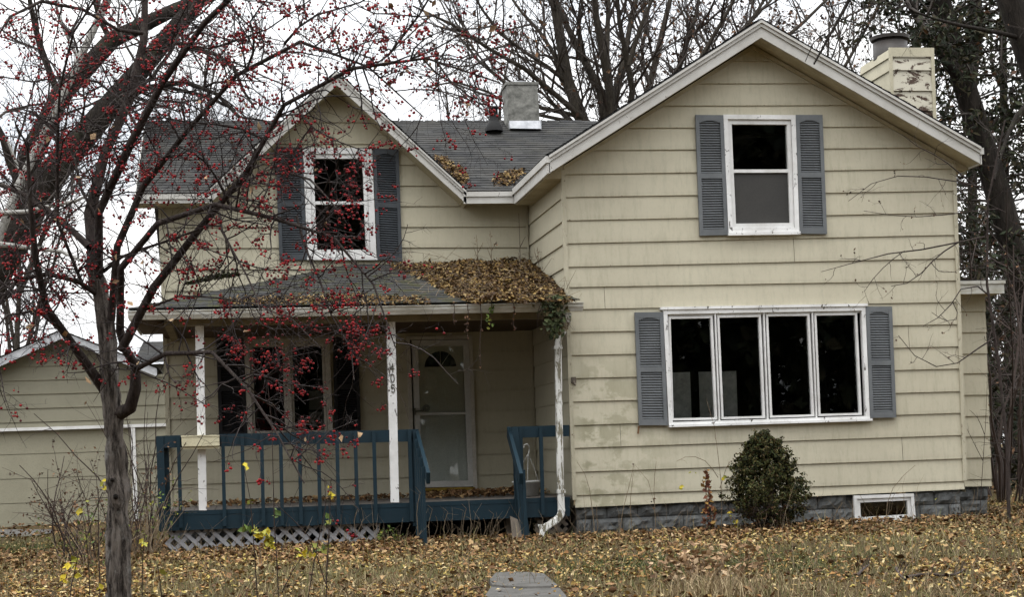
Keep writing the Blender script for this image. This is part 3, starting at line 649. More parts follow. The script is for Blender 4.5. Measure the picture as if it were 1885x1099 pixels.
# shingles (right wing): slopes run back along Y, the visible edge sits on the rake
YB = YR+8.9
rf = MB(); slope(rf, (exl-.03, YE-.03, EL.z-.02), (exl-.03, YL-.4, EL.z-.02), (ax, YE-.03, apz+.0), (ax, 27.5, apz+.0))
slope(rf, (exl-.03+.4, YL-.4, EL.z-.02+.24), (exl+.35, YB, EL.z+.22), (ax, 24, apz-.01), (ax, YB, apz-.01))
slope(rf, (exr+.03, YB, ER.z-.02), (exr+.03, YE-.03, ER.z-.02), (ax, YB, apz+.0), (ax, YE-.03, apz+.0))
rf.build('roof', M['shingle'], H)
for x1, z1 in ((exr, ER.z), (exl, EL.z)):
    rake(ax, apz-.005, x1+(.01 if x1 > ax else -.01), z1-.005, YE, [(-.0, .022, YB-YE, .028, M['black'])], H, 'roof_edge')
    rake(ax, apz-.022, x1, z1-.022, YE, [(.0, .035, .07, .045, M['fascia']), (.037, .085, .05, .022, M['fascia']), (.087, .225, .03, 0, M['fascia'])], H)
    mb = MB(); sg = (1 if x1 > ax else -1); kk_ = kR if x1 > ax else kL; xw_ = WX1 if x1 > ax else WX0; mb.poly([Vector((x1, YR-.03, z1-.24)), Vector((xw_, YR-.03, z1-.24+kk_*abs(x1-xw_))), Vector((xw_, YR-.03, z1-.262)), Vector((x1, YR-.03, z1-.262))], Vector((0, .01, 0))); mb.build('eave_return', M['soffit'], H)
    mb = MB(); z_ = ZU-.012; mb.poly([Vector((ax, YE+.032, apz-z_)), Vector((x1, YE+.032, z1-z_)), Vector((x1, YE+.032, z1-z_-.012)), Vector((ax, YE+.032, apz-z_-.012))], Vector((0, YR-YE-.034, 0))); mb.build('soffit', M['soffit'], H)
    # frieze strip where the soffit meets the wall
    k_ = kR if x1 > ax else kL; xe = (WX1 if x1 > ax else WX0)
    mb = MB(); zf = lambda x: soffR(x); mb.poly([Vector((ax, YR-.045, zf(ax)+.004)), Vector((xe, YR-.045, zf(xe)+.004)), Vector((xe, YR-.045, zf(xe)-.045)), Vector((ax, YR-.045, zf(ax)-.055))], Vector((0, .02, 0))); mb.build('frieze', M['soffit'], H)
# eave along the left side of the right wing: fascia, gutter-like crown, flat soffit
mb = MB(); mb.box((exl-.02, YE+.0, EL.z-.25), (exl+.01, YL-.4, EL.z-.12)); mb.box((exl-.045, YE-.02, EL.z-.118), (exl+.01, YL-.4, EL.z-.03)); mb.build('eave_board', M['fascia'], H)
mb = MB(); mb.box((exr-.01, YE+.0, ER.z-.25), (exr+.02, YB, ER.z-.12)); mb.box((exr-.01, YE-.02, ER.z-.118), (exr+.045, YB, ER.z-.03)); mb.build('eave_board', M['fascia'], H)
mb = MB(); mb.box((exl+.01, YR-.02, EL.z-.262), (WX0, YL-.38, EL.z-.25)); mb.build('soffit', M['soffit'], H)
mb = MB(); mb.box((WX1, YR-.02, ER.z-.262), (exr-.01, YB, ER.z-.25)); mb.build('soffit', M['soffit'], H)
# ---- main roof of the left wing with its cross gable
YV = YL-.4; RY = 27.5; rz = at(1000, 222.5, RY).z; xl = at(250, 349, YV).x; xlr = at(262, 210, RY).x
print('roof', EL, ER, AP, 'left', LA, evz, rz, xl, xlr)
rf = MB(); slope(rf, (gR.x-.02, YV-.02, evz), (exl+.3, YV-.02, evz), (lax-.0, RY, rz), (ax, RY, rz))
slope(rf, (xl, YV-.02, evz), (gL.x+.02, YV-.02, evz), (xl, RY, rz), (lax, RY, rz))
slope(rf, (ax, 2*RY-YV, evz), (xl, 2*RY-YV, evz), (ax, RY, rz), (xl, RY, rz))
rf.build('roof', M['shingle'], H)
rf = MB(); slope(rf, (gR.x+.0, RY, gR.z), (gR.x+.0, YV-.03, gR.z), (lax, RY, laz), (lax, YV-.03, laz)); slope(rf, (gL.x, YV-.03, gL.z), (gL.x, RY, gL.z), (lax, YV-.03, laz), (lax, RY, laz))
rf.build('roof', M['shingle'], H)
mb = MB()
for s in range(40):                                      # ridge caps
    x = xl+(ax-xl)*s/40; 
    if x < WX0+1.5: mb.hexa([(x, RY-.14, rz-.05), (x+.17, RY-.14, rz-.055), (x+.17, RY+.14, rz-.055), (x, RY+.14, rz-.05), (x, RY-.03, rz+.012), (x+.17, RY-.03, rz+.007), (x+.17, RY+.03, rz+.007), (x, RY+.03, rz+.012)])
mb.build('ridge_cap', M['shingle'], H)
for g_ in (gR, gL):
    rake(lax, laz-.004, g_.x, g_.z-.004, YV, [(0, .02, 3.6, .028, M['black'])], H, 'roof_edge')
    rake(lax, laz-.02, g_.x, g_.z-.02, YV, [(.0, .03, .07, .04, M['fascia']), (.032, .075, .05, .02, M['fascia']), (.077, .185, .03, 0, M['fascia'])], H)
    mb = MB(); mb.poly([Vector((lax, YV+.032, laz-.193)), Vector((g_.x, YV+.032, g_.z-.193)), Vector((g_.x, YV+.032, g_.z-.205)), Vector((lax, YV+.032, laz-.205))], Vector((0, .37, 0))); mb.build('soffit', M['soffit'], H)
mb = MB(); mb.box((gR.x-.04, YV-.02, evz-.075), (exl-.045, YV+.03, evz-.005)); mb.box((gR.x-.04, YV, evz-.175), (exl-.02, YV+.03, evz-.077)); mb.build('eave_board', M['fascia'], H)
mb = MB(); mb.box((xl-.02, YV-.02, evz-.075), (gL.x+.03, YV+.03, evz-.005)); mb.box((xl-.02, YV, evz-.13), (gL.x+.03, YV+.03, evz-.077)); mb.build('eave_board', M['fascia'], H)
mb = MB(); mb.box((gxr, YV+.03, evz-.14), (WX0, YL, evz-.128)); mb.build('soffit', M['soffit'], H); mb = MB(); mb.box((xl, YV+.03, evz-.14), (gxl, YL, evz-.128)); mb.build('soffit', M['soffit'], H)
mb = MB(); mb.poly([Vector((xl-.02, YV, evz-.01)), Vector((xl-.02, RY, rz-.01)), Vector((xl-.02, RY, rz-.15)), Vector((xl-.02, YV, evz-.13))], Vector((.03, 0, 0))); mb.build('rake_board', M['fascia'], H)
mb = MB(); mb.poly([Vector((xl, YV+.03, evz-.1)), Vector((xl, RY, rz-.1)), Vector((xl, RY, rz-.11)), Vector((xl, YV+.03, evz-.112))], Vector((WL-xl, 0, 0))); mb.build('soffit', M['soffit'], H)

# ---- chimneys
def chim(a, b, c, d, Y, dep, zb):
    p0, p1 = at(*a, Y), at(*b, Y); q0 = at(*d, Y)
    return p0.x, p1.x, p0.z
Yc = 26.9; p0, p1 = at(933, 152, Yc), at(989, 151, Yc); b0_, b1_ = at(937, 225, Yc), at(993, 225, Yc)
mb = MB(); K = 6; zz = [b0_.z-.4+(p0.z-b0_.z+.4)*i/12 for i in range(13)]; vs = []
per = [(0, 0), (.33, 0), (.66, 0), (1, 0), (1, .5), (1, 1), (.66, 1), (.33, 1), (0, 1), (0, .5)]
for z in zz:
    f = (z-b0_.z)/(p0.z-b0_.z); xa, xb = b0_.x+(p0.x-b0_.x)*f, b1_.x+(p1.x-b1_.x)*f
    for u, v in per: vs.append((xa+(xb-xa)*u+random.uniform(-.006, .006), Yc+.5*v+random.uniform(-.006, .006), z+(random.uniform(-.015, .005) if z == zz[-1] else 0)))
n = len(per); mb.add(vs, [(j*n+i, j*n+(i+1) % n, (j+1)*n+(i+1) % n, (j+1)*n+i) for j in range(12) for i in range(n)]+[tuple(range(12*n, 13*n))])
ch = mb.build('chimney', M['chimney'], H); ch['label'] = 'stained concrete chimney on the ridge'
mb = MB(); mb.lathe(((p0.x+p1.x)/2, Yc+.25, p0.z-.03), [(.11, 0), (.11, .10), (.09, .10), (.09, 0)], 14); mb.build('flue', M['galv'], ch)
mb = MB(); mb.box((p0.x-.02, Yc-.015, p0.z-.03), (p1.x+.02, Yc+.51, p0.z+.015)); mb.build('chimney_cap', M['chimney'], ch)
fa, fb = at(938, 221, Yc-.06), at(995.5, 237.5, Yc-.06); mb = MB(); mb.poly([Vector((fa.x, Yc-.03, fa.z)), Vector((fb.x, Yc-.03, fa.z-.0)), Vector((fb.x, Yc-.1, fb.z)), Vector((fa.x, Yc-.1, fb.z+.01))], Vector((0, .1, 0))); mb.box((fb.x-.02, Yc-.03, fb.z), (fb.x+.02, Yc+.5, fa.z)); mb.build('flashing', M['galv'], ch)
v0 = at(909.5, 236, 26.7); v1 = at(909.5, 203, 26.7); mb = MB(); mb.lathe((v0.x, 26.7, v0.z-.05), [(.15, 0), (.14, .06), (.085, .16), (.075, .17), (.072, v1.z-v0.z+.08), (.085, v1.z-v0.z+.08), (.085, v1.z-v0.z+.11), (.055, v1.z-v0.z+.11), (.05, .2)], 14); mb.build('vent_pipe', M['black'], H, True)
# chase on the right side
Yk = 24.2; a, b = at(1639, 89, Yk), at(1714, 88.5, Yk); zt = a.z; dep = 1.2
cl = [zt, at(1640, 105, Yk).z, at(1640, 129, Yk).z, at(1641, 167, Yk).z, at(1642, 204, Yk).z]+[at(1642, 204, Yk).z-.305*i for i in range(1, 16)]
mb = MB(); Lc = [((a.x-1, z), (b.x+1, z)) for z in cl]
boards(mb, Lc, [(a.x, 0), (b.x, 0), (b.x, zt), (a.x, zt)], [], lambda x, z, d: (x, Yk-d, z), .026); chs = mb.build('chimney', M['chim_siding'], H); chs['label'] = 'boxed chimney with rust-brown peeling paint'
mb = MB(); boards(mb, [((20, z), (30, z)) for z in cl], [(Yk, 0), (Yk+dep, 0), (Yk+dep, zt), (Yk, zt)], [], lambda y, z, d: (a.x-d, y, z), .026); boards(mb, [((20, z), (30, z)) for z in cl], [(Yk, 0), (Yk+dep, 0), (Yk+dep, zt), (Yk, zt)], [], lambda y, z, d: (b.x+d, y, z), .026)
boards(mb, Lc, [(a.x, 0), (b.x, 0), (b.x, zt), (a.x, zt)], [], lambda x, z, d: (x, Yk+dep+d, z), .026); mb.build('chimney_side', M['chim_clean'], chs)
mb = MB(); mb.box((a.x-.034, Yk-.034, 1), (a.x+.018, Yk+.0, zt+.012)); mb.box((b.x-.018, Yk-.034, 1), (b.x+.034, Yk, zt+.012)); mb.box((a.x+.018, Yk-.03, cl[1]+.01), (b.x-.018, Yk-.001, zt+.012)); mb.build('corner_trim', M['chim_clean'], chs)
mb = MB(); mb.box((a.x-.0, Yk, zt-.05), (b.x, Yk+dep, zt-.02)); mb.build('chimney_top', M['flue'], chs)
cx0 = at(1637, 90, Yk+.62); mb = MB(); r = .27; zc = zt-.03; cxm = at(1638, 70, Yk+.6).x
mb.lathe((cxm, Yk+.6, zc), [(r, 0), (r, .27), (r-.02, .27)], 24); mb.build('flue', M['flue'], chs, True)
mb = MB(); mb.lathe((cxm, Yk+.6, zc+.27), [(r-.06, -.02), (r-.06, .06), (r+.03, .04), (r+.04, .09), (.05, .14), (0.001, .14)], 24)
mb.build('flue_cap', M['flue'], chs)
# ---- bump-out on the right
YB_ = 22.9; bl = [510, 541.5, 573, 611.4, 650.8, 687, 726.8, 765.8, 803.5, 842.5, 882.3, 895.5]
bx1 = at(1818, 700, YB_).x; mb = MB(); bL = [line((1766, y+1), (1826, y), YB_) for y in bl]
boards(mb, bL, [(WX1, bL[-1][0][1]), (bx1, bL[-1][1][1]), (bx1, bL[1][0][1]+.05), (WX1, bL[1][0][1]+.05)], [], lambda x, z, d: (x, YB_-d, z), .024); 
boards(mb, [((20, L[0][1]), (30, L[0][1])) for L in bL], [(YB_, bL[-1][0][1]), (YB_+3.2, bL[-1][0][1]), (YB_+3.2, bL[1][0][1]+.05), (YB_, bL[1][0][1]+.05)], [], lambda y, z, d: (bx1+d, y, z), .024)
mb.build('wall', M['siding'], H)
mb = blocks(WX1-.02, bx1-.03, YB_+.06, bL[-1][1][1]+.01, bL[-1][1][1]+.01, -.3); mb.box((WX1, YB_+.08, -.4), (bx1-.04, YB_+.3, bL[-1][1][1])); mb.build('foundation', M['stone'], H)
a, b = at(1763, 516, YB_-.35), at(1849, 541, YB_-.35); ft = at(1763, 541.5, YB_-.35).z; a.z = at(1849, 516, YB_-.35).z
mb = MB(); mb.box((WX1+.03, YB_-.35, ft), (b.x, YB_-.32, a.z-.05)); mb.box((WX1+.03, YB_-.37, a.z-.048), (b.x+.015, YB_-.32, a.z)); mb.box((b.x-.02, YB_-.32, ft), (b.x, YB_+3.3, a.z-.05)); mb.build('fascia', M['gutter'], H)
mb = MB(); mb.box((WX1+.03, YB_-.32, ft+.01), (b.x-.02, YB_+3.3, ft+.02)); mb.build('soffit', M['soffit'], H)
mb = MB(); slope(mb, (WX1+.03, YB_-.36, a.z), (b.x+.02, YB_-.36, a.z), (WX1+.03, YB_+3.3, a.z+.2), (b.x+.02, YB_+3.3, a.z+.2)); mb.build('roof', M['shingle'], H)
# ================================================================ THE PORCH
FZ = .50                                                # floor level
dx0 = at(290, 850, YR).x; YD = YR-.03
mb = MB(); x = dx0
while x < WX0-.05:
    mb.box((x, YR+.0, FZ-.03), (min(x+.135, WX0-.04), YL-.03, FZ)); x += .14
mb.build('porch_floor', M['deck'], H)
beam = Panel([(300, 942.5), (1048, 915), (1048, 950.5), (300, 978)], YR-.0)
mb = MB(); beam.box(mb, 0, 1, 0, 1, 0, .04)
p_ = beam; p_.box(mb, 0, 1, .18, .22, .04, .044)
mb.box((dx0, YR+.0, FZ-.25), (dx0+.04, YL, FZ-.0)); mb.build('porch_beam', M['blue'], H)
# railing
RT_ = thing; mb = MB(); r1 = Panel([(301, 802.5), (767.5, 790.5), (767.5, 813), (301, 825)], YR); r1.box(mb, 0, 1, 0, 1, .0, .036)
mb.build('railing', M['blue'], H); rail = bpy.data.objects['railing']
mb = MB(); Panel([(287.5, 804), (301, 803), (307, 977), (293, 978)], YR).box(mb, 0, 1, 0, 1, -.05, .05); mb.build('railing_post', M['blue'], rail)
mb = MB(); a = at(300, 800, YR); zt = r1.c[0].z
mb.box((dx0+.0, YR+.05, zt-.16), (dx0+.036, YL-.03, zt)); mb.box((dx0+.04, YR+.055, FZ), (dx0+.13, YR+.14, zt)); mb.box((dx0+.04, YR+1.2, FZ), (dx0+.1, YR+1.26, zt)); mb.build('side_rail', M['blue'], rail)
for i, (x, x2) in enumerate([(328.5, 333.5), (410, 413.5), (445.5, 449), (481, 485), (516, 519.5), (550.5, 554), (585, 589), (619.5, 623), (653, 657.5), (687, 691.5), (752.5, 757)]):
    mb = MB(); yt = 804.5-(x-300)*.0257; yb = 973-(x-300)*.028; j = random.uniform(-1, 1)
    Panel([(x-3.2, yt+j), (x+3.4, yt+j), (x2+3.4, yb+j), (x2-3.2, yb+j)], YR).box(mb, 0, 1, 0, 1, .042, .08); mb.build('baluster', M['blue'], rail)
# sloping handrails of the missing steps
def srail(top, bot, Yb, xs_, flip, nm):
    A = at(*top, YR-.03); B = at(*bot, Yb); mb = MB(); mb.bar(A+Vector((0, .1, .0)), B, .045, .15); 
    o = mb.build(nm, M['blue'], rail)
    for t, zb in xs_:
        P = A*(1-t)+B*t; mb = MB(); off = .045 if flip else -.045
        mb.box((P.x+off-.02, P.y-.022, zb), (P.x+off+.02, P.y+.022, P.z+.05)); mb.build('baluster', M['blue'], rail)
    return A, B
srail((768.5, 800), (788.5, 881), 20.2, [(.0, .0), (.2, .1), (.42, .05), (.63, .02), (.84, .0)], False, 'stair_rail')
srail((938.5, 795), (959.5, 882), 20.3, [(.05, .1), (.9, .0)], True, 'stair_rail')
mb = MB(); Panel([(754, 800), (769, 799), (775, 968), (760, 969)], YR).box(mb, 0, 1, 0, 1, .0, .036)
A = at(952, 870, 20.9); mb.hexa([at(938, 800, YR-.1), at(948, 800, YR-.1), at(948, 800, YR), at(938, 800, YR)]+[at(938, 787, YR-.1), at(948, 787, YR-.1), at(948, 787, YR), at(938, 787, YR)])
mb.build('railing_post', M['blue'], rail)
mb = MB(); Panel([(941, 786), (953, 786), (968, 988), (957, 989)], YR-.15).box(mb, 0, 1, 0, 1, .0, .04); mb.build('railing_post', M['blue'], rail); mb = MB(); Panel([(951, 880), (960, 880), (975, 990), (965, 991)], 20.6).box(mb, 0, 1, 0, 1, .0, .04); mb.build('railing_post', M['blue'], rail)
mb = MB(); r2 = Panel([(941, 786), (1047, 782.5), (1047, 803.5), (941, 807)], YR); r2.box(mb, 0, 1, 0, 1, .0, .036); rr = mb.build('railing', M['blue'], H)
for x, x2 in ((956.5, 961), (993.5, 998)):
    mb = MB(); Panel([(x-3.2, 787.5), (x+3.2, 787.5), (x2+3.2, 948), (x2-3.2, 948)], YR).box(mb, 0, 1, 0, 1, .042, .08); mb.build('baluster', M['blue'], rr)
# posts
for k, c in enumerate([[(358.8, 594), (374.6, 594), (380.7, 940), (366, 940)], [(711.8, 590), (727.5, 590), (734.7, 925.5), (720, 925.5)]]):
    mb = MB(); P_ = Panel(c, YR-.045); P_.box(mb, 0, 1, 0, 1, -.10, .0); po = mb.build('porch_post', M['whitepeel'], H)
    if k: post2 = po; PP = P_; po['label'] = 'white post carrying the house numbers'
def digit(ch, m_, u0, v0, u1, v1, th=.011):
    q = lambda x, y: PP.p(u0+(u1-u0)*x, v0+(v1-v0)*y, .006)
    mb = MB(); S = []
    if ch == '4': S = [[(.62, 0), (.05, .66), (.98, .62)], [(.66, .3), (.60, 1.)]]
    if ch == '0': S = [[(.5+.42*math.sin(t*2*math.pi/16), .5-.5*math.cos(t*2*math.pi/16)) for t in range(17)]]
    if ch == '5': S = [[(.92, .03), (.22, .05), (.12, .42)]+[(.1+.42+.40*math.sin(t), .67-.30*math.cos(t)) for t in [-.9, -.4, .1, .6, 1.1, 1.6, 2.1, 2.6, 3.1, 3.6, 4.1]]]
    for s in S:
        for a, b in zip(s[:-1], s[1:]):
            A_, B_ = q(*a), q(*b); e = (B_-A_).normalized()*th*.3; mb.bar(A_-e, B_+e, th, .008, (0, 1, 0))
    mb.build('house_number', m_, post2)
digit('4', M['darkbrass'], .28, (671-591)/335, .78, (686-591)/335); digit('0', M['darkbrass'], .28, (690-591)/335, .76, (705-591)/335); digit('5', M['darkbrass'], .30, (709-591)/335, .78, (724-591)/335)
# porch roof: front slope with a hip on the left
gl, gr = at(236, 566, YE), at(1074, 565, YE); ez_ = at(655, 562, YE).z+.01; wz = at(740, 486, YL).z
hipx = gl.x+(YL-YE); rf = MB(); xw = at(1062, 556, YE+.1).x
print('porch', gl, gr, ez_, wz, hipx)
mb = MB(); slope(mb, (gl.x, YE, ez_), (WX0-.03, YE, ez_), (hipx, YL-.02, wz), (WX0-.03, YL-.02, wz), .14)
k_ = (wz-ez_)/(YL-YE); slope(mb, (WX0-.03, YE, ez_), (gr.x-.04, YE, ez_), (WX0-.03, YR-.03, ez_+k_*(YR-.03-YE)), (gr.x-.16, YR-.03, ez_+k_*(YR-.03-YE)), .14)
slope(mb, (gl.x, YL+.0, ez_), (gl.x, YE, ez_), (hipx, YL-.02, wz), (hipx, YL-.02, wz), .14); pr_ = mb.build('porch_roof', M['shingle2'], H)
# ceiling, beam, fascia, gutter
mb = MB(); cz = at(655, 588, YR).z
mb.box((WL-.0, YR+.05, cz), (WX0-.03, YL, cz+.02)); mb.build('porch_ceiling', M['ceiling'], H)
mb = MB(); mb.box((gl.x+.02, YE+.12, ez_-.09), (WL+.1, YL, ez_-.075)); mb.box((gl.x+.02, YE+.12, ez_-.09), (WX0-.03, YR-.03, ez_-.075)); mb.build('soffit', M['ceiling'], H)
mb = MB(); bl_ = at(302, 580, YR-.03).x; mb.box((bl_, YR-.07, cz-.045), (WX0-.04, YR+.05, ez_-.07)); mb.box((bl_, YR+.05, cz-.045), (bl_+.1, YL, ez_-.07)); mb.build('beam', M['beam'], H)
def gutter(x0, x1, ya, z0):      # K-style profile along x
    mb = MB(); pr = [(0, 0), (0, -.105), (-.07, -.105), (-.085, -.075), (-.10, -.05), (-.105, -.012), (-.118, -.008), (-.118, .004), (-.1, .004), (-.098, -.008), (-.03, -.03), (-.02, 0)]
    a = [(x0, ya+y, z0+z) for y, z in pr]; b = [(x1, ya+y, z0+z) for y, z in pr]; k = len(pr)
    mb.add(a+b, [(i, (i+1) % k, (i+1) % k+k, i+k) for i in range(k)]+[tuple(range(k))[::-1], tuple(range(k, 2*k))]); return mb
mb = gutter(gl.x, gr.x, YE+.1, at(655, 565, YE).z); g_ = mb.build('gutter', M['gutter'], H)
mb = MB(); mb.box((gl.x-.015, YE+.1, ez_-.1), (gl.x+.01, YL, ez_-.01)); mb.build('fascia', M['gutter'], H)
# downspout with its elbow
def oval(pts, w, d, nm, parent, m_, n=4, rib=None):
    mb = MB(); rings = []
    for i, (p, s) in enumerate(pts):
        a = pts[max(0, i-1)][0]; b = pts[min(len(pts)-1, i+1)][0]; t = (b-a).normalized(); u = Vector((0, -1, 0)); u = (u-t*u.dot(t)).normalized(); v = t.cross(u)
        rings.append([p+v*x*w*s+u*y*d*s for x, y in ((-.5, -.35), (-.35, -.5), (.35, -.5), (.5, -.35), (.5, .35), (.35, .5), (-.35, .5), (-.5, .35))])
    vs = [q for r in rings for q in r]; mb.add(vs, [(j*8+i, j*8+(i+1) % 8, (j+1)*8+(i+1) % 8, (j+1)*8+i) for j in range(len(rings)-1) for i in range(8)]); return mb.build(nm, m_, parent)
YS = YR-.16; P = lambda x, y, Y=YS: at(x, y, Y)
seq = [(P(1045, 577, YE+.05), 1), (P(1045, 590, YE+.08), 1), (P(1038, 606, YS), 1), (P(1029, 622), 1), (P(1027, 640), 1), (P(1029, 760), 1), (P(1031, 880), 1), (P(1033, 935), 1)]
seq += [(P(1033.5, 940), 1.08), (P(1033, 944), 1), (P(1032, 948), 1.08), (P(1030, 952), 1), (P(1027, 955.5), 1.08), (P(1023, 958.5), 1), (P(1018, 962, YS-.05), 1.08), (P(1012, 966, YS-.08), 1), (P(1006, 970, YS-.1), 1.05), (P(1002, 973, YS-.12), .95)]
ds = oval(seq, .088, .065, 'downspout', H, M['downspout'])
mb = MB(); a = [P(990, 966, YS-.14), P(1003, 967, YS-.14), P(1008, 975, YS-.14), P(1002, 983, YS-.16), P(1000, 994, YS-.18), P(991, 992, YS-.18), P(994, 978, YS-.15)]; mb.poly(a, Vector((.01, .05, 0))); mb.build('broken_spout', M['downspout'], ds)
for y in (640, 905):
    mb = MB(); c = P(1027+(y-640)*.02, y); mb.box((c.x-.055, c.y-.04, c.z-.02), (c.x+.055, c.y+.14, c.z+.02)); mb.build('strap', M['downspout'], ds)
# lattice skirt
mb = MB(); la, lb = at(305, 978, YR+.03), at(697, 962, YR+.03); zt_, zb_ = la.z, -.06; Hh = zt_-zb_; x = la.x-Hh
def strip(x0, dirn, y, x_lo, x_hi):
    a = [x0, zb_]; b = [x0+Hh*dirn, zt_]
    for p, q in ((a, b), (b, a)):
        if p[0] < x_lo: t = (x_lo-p[0])/(q[0]-p[0]) if q[0] != p[0] else 2; p[1] += (q[1]-p[1])*t if 0 <= t < 1 else 0; p[0] = x_lo if 0 <= t < 1 else 1e9
        elif p[0] > x_hi: t = (x_hi-p[0])/(q[0]-p[0]) if q[0] != p[0] else 2; p[1] += (q[1]-p[1])*t if 0 <= t < 1 else 0; p[0] = x_hi if 0 <= t < 1 else 1e9
    if abs(a[0]) > 1e8 or abs(b[0]) > 1e8 or abs(a[0]-b[0]) < .03: return
    mb.bar((a[0], y, a[1]), (b[0], y, b[1]), .05, .009, (0, 1, 0))
while x < lb.x+Hh:
    strip(x, 1, YR+.045, la.x, lb.x); strip(x+Hh, -1, YR+.03, la.x, lb.x); x += .175
mb.build('lattice', M['lattice'], H)
mb = MB(); la2, lb2 = at(985, 960, YR+.03), at(1043, 955, YR+.03); x = la2.x-Hh
while x < lb2.x+Hh:
    strip(x, 1, YR+.045, la2.x, lb2.x); strip(x+Hh, -1, YR+.03, la2.x, lb2.x); x += .15
mb.build('lattice', M['oldwood'], H)
mb = MB(); a = Vector((dx0+.05, YR+.06, -.1)); 
for x in (dx0+.1, 1.4, 2.4, 3.55): mb = MB(); mb.box((x, YR+.15, -.2), (x+.09, YR+.24, FZ-.03)); mb.build('porch_pier', M['oldwood'], H)
# small wall lamp bracket by the corner
mb = MB(); c = at(1056, 700, YR-.05); mb.box((c.x-.03, c.y-.02, c.z-.04), (c.x+.03, c.y+.03, c.z+.04)); mb.bar(c, c+Vector((.0, -.08, -.07)), .02, .02); mb.build('hose_bracket', M['oldwood'], H)
mb = MB(); a, b = at(1176, 785, YR-.04), at(1174.5, 799, YR-.04); mb.bar(a, b, .02, .02, (0, 1, 0)); mb.build('rusty_hook', M['drybrown'], H)

# ---- loose things on the porch
FB = MB(); fp = Panel([(334.5, 803.5), (403.5, 802), (404.5, 821), (335.5, 822.5)], YR-.05); fp.box(FB, 0, 1, 0, 1, .0, .15); fp.box(FB, .01, .99, 1., 1.28, .03, .12)
fb = thing('flower_box', tuple(fp.p(.5, 1.2)), 'empty cream plastic flower box hooked on the blue porch railing', 'flower box'); FB.build('box', M['cream'], fb)
mb = MB(); fp.box(mb, -.01, 1.01, -.06, .1, -.006, .156); mb.build('rim', M['cream'], fb)
pc = at(970, 893, YR+.75); pc.z = FZ+.0; hp = thing('hanging_pot', tuple(pc), 'white plastic hanging pot with its hook standing on the porch floor', 'plant pot')
mb = MB(); mb.lathe(tuple(pc), [(.0, .01), (.15, .01), (.19, .19), (.205, .19), (.205, .215), (.185, .215), (.15, .17), (0, .17)], 22); mb.build('pot', M['potwhite'], hp, True)
top = Vector((pc.x+.03, pc.y, pc.z+.58)); T_ = []
for t in range(3): an = t*2.1+.4; T_.append(([pc+Vector((.19*math.cos(an), .19*math.sin(an), .21)), (pc+top)/2+Vector((.1*math.cos(an), .1*math.sin(an), .12)), top], [.004]*3))
T_.append(([top+Vector(v) for v in ((0, 0, -.03), (.02, 0, .05), (.02, 0, .10), (-.01, 0, .14), (-.05, 0, .12), (-.055, 0, .085))], [.009]*6))
V, F = tubes(T_, 5); fastmesh('hanger', V, F, M['potwhite'], hp)
mb = MB(); a, b = at(946, 950, YR-.55), at(953, 1001, YR-.7); mb.hexa([a+Vector(v) for v in ((-.05, 0, -.0), (.05, 0, -.05), (.05, .02, -.05), (-.05, .02, 0))]+[Vector((b.x+v[0], b.y+v[1], -.05)) for v in ((-.06, 0), (.08, 0), (.08, .02), (-.06, .02))])
tag(mb.build('loose_board', M['oldwood']), 'weathered grey board leaning below the right stair rail', 'board')

# ================================================================ THE GARAGE
YG = 36.; G_ = thing('garage', (-5.6, 37, 0), 'low tan garage with a shallow gable and wide door behind the berry tree', 'garage')
ga, gR_ = at(115, 612, YG), at(284, 677, YG-.4); gx = ga.x; gz_ = ga.z; sl2 = (gz_-gR_.z)/(gR_.x-gx); glx = 2*gx-gR_.x-1.2; gw1 = at(300, 760, YG).x+.35; gzL = gz_-sl2*(gx-glx)
gl_ = [at(100, y, YG).z for y in (622, 648, 674, 699.5, 725, 751, 776, 790)]
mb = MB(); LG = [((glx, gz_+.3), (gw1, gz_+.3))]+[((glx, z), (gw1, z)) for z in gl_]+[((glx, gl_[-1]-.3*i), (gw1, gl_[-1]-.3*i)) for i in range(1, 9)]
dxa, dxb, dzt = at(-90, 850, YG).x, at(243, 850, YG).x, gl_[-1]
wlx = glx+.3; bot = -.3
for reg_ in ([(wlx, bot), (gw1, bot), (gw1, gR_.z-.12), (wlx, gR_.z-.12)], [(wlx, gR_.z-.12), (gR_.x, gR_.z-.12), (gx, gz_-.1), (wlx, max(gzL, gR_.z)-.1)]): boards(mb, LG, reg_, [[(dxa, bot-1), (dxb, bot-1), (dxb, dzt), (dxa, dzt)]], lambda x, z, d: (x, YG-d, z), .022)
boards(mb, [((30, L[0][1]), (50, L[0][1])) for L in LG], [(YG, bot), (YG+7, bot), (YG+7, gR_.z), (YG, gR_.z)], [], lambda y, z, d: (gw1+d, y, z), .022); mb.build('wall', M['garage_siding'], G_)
mb = MB(); mb.box((dxa, YG+.08, bot), (dxb, YG+.12, dzt+.02)); 
for i in range(1, 4): z = dzt-(dzt+.1)*i/4; mb.box((dxa, YG+.06, z+.008), (dxb, YG+.081, z+(dzt+.1)/4-.008))
mb.box((dxa, YG+.06, bot), (dxb, YG+.081, dzt-(dzt+.1)*3/4-.008)); mb.build('door', mat('garage_door_paint', (.30, .283, .21), (.26, .245, .18), 1.5, bmp=.05), G_)  # door colour also carries the tree shade
mb = MB(); mb.box((wlx, YG-.06, dzt-.02), (gw1, YG-.024, dzt+.045)); mb.box((dxb, YG-.05, -.3), (dxb+.09, YG-.024, dzt-.02)); mb.build('door_trim', M['white'], G_)
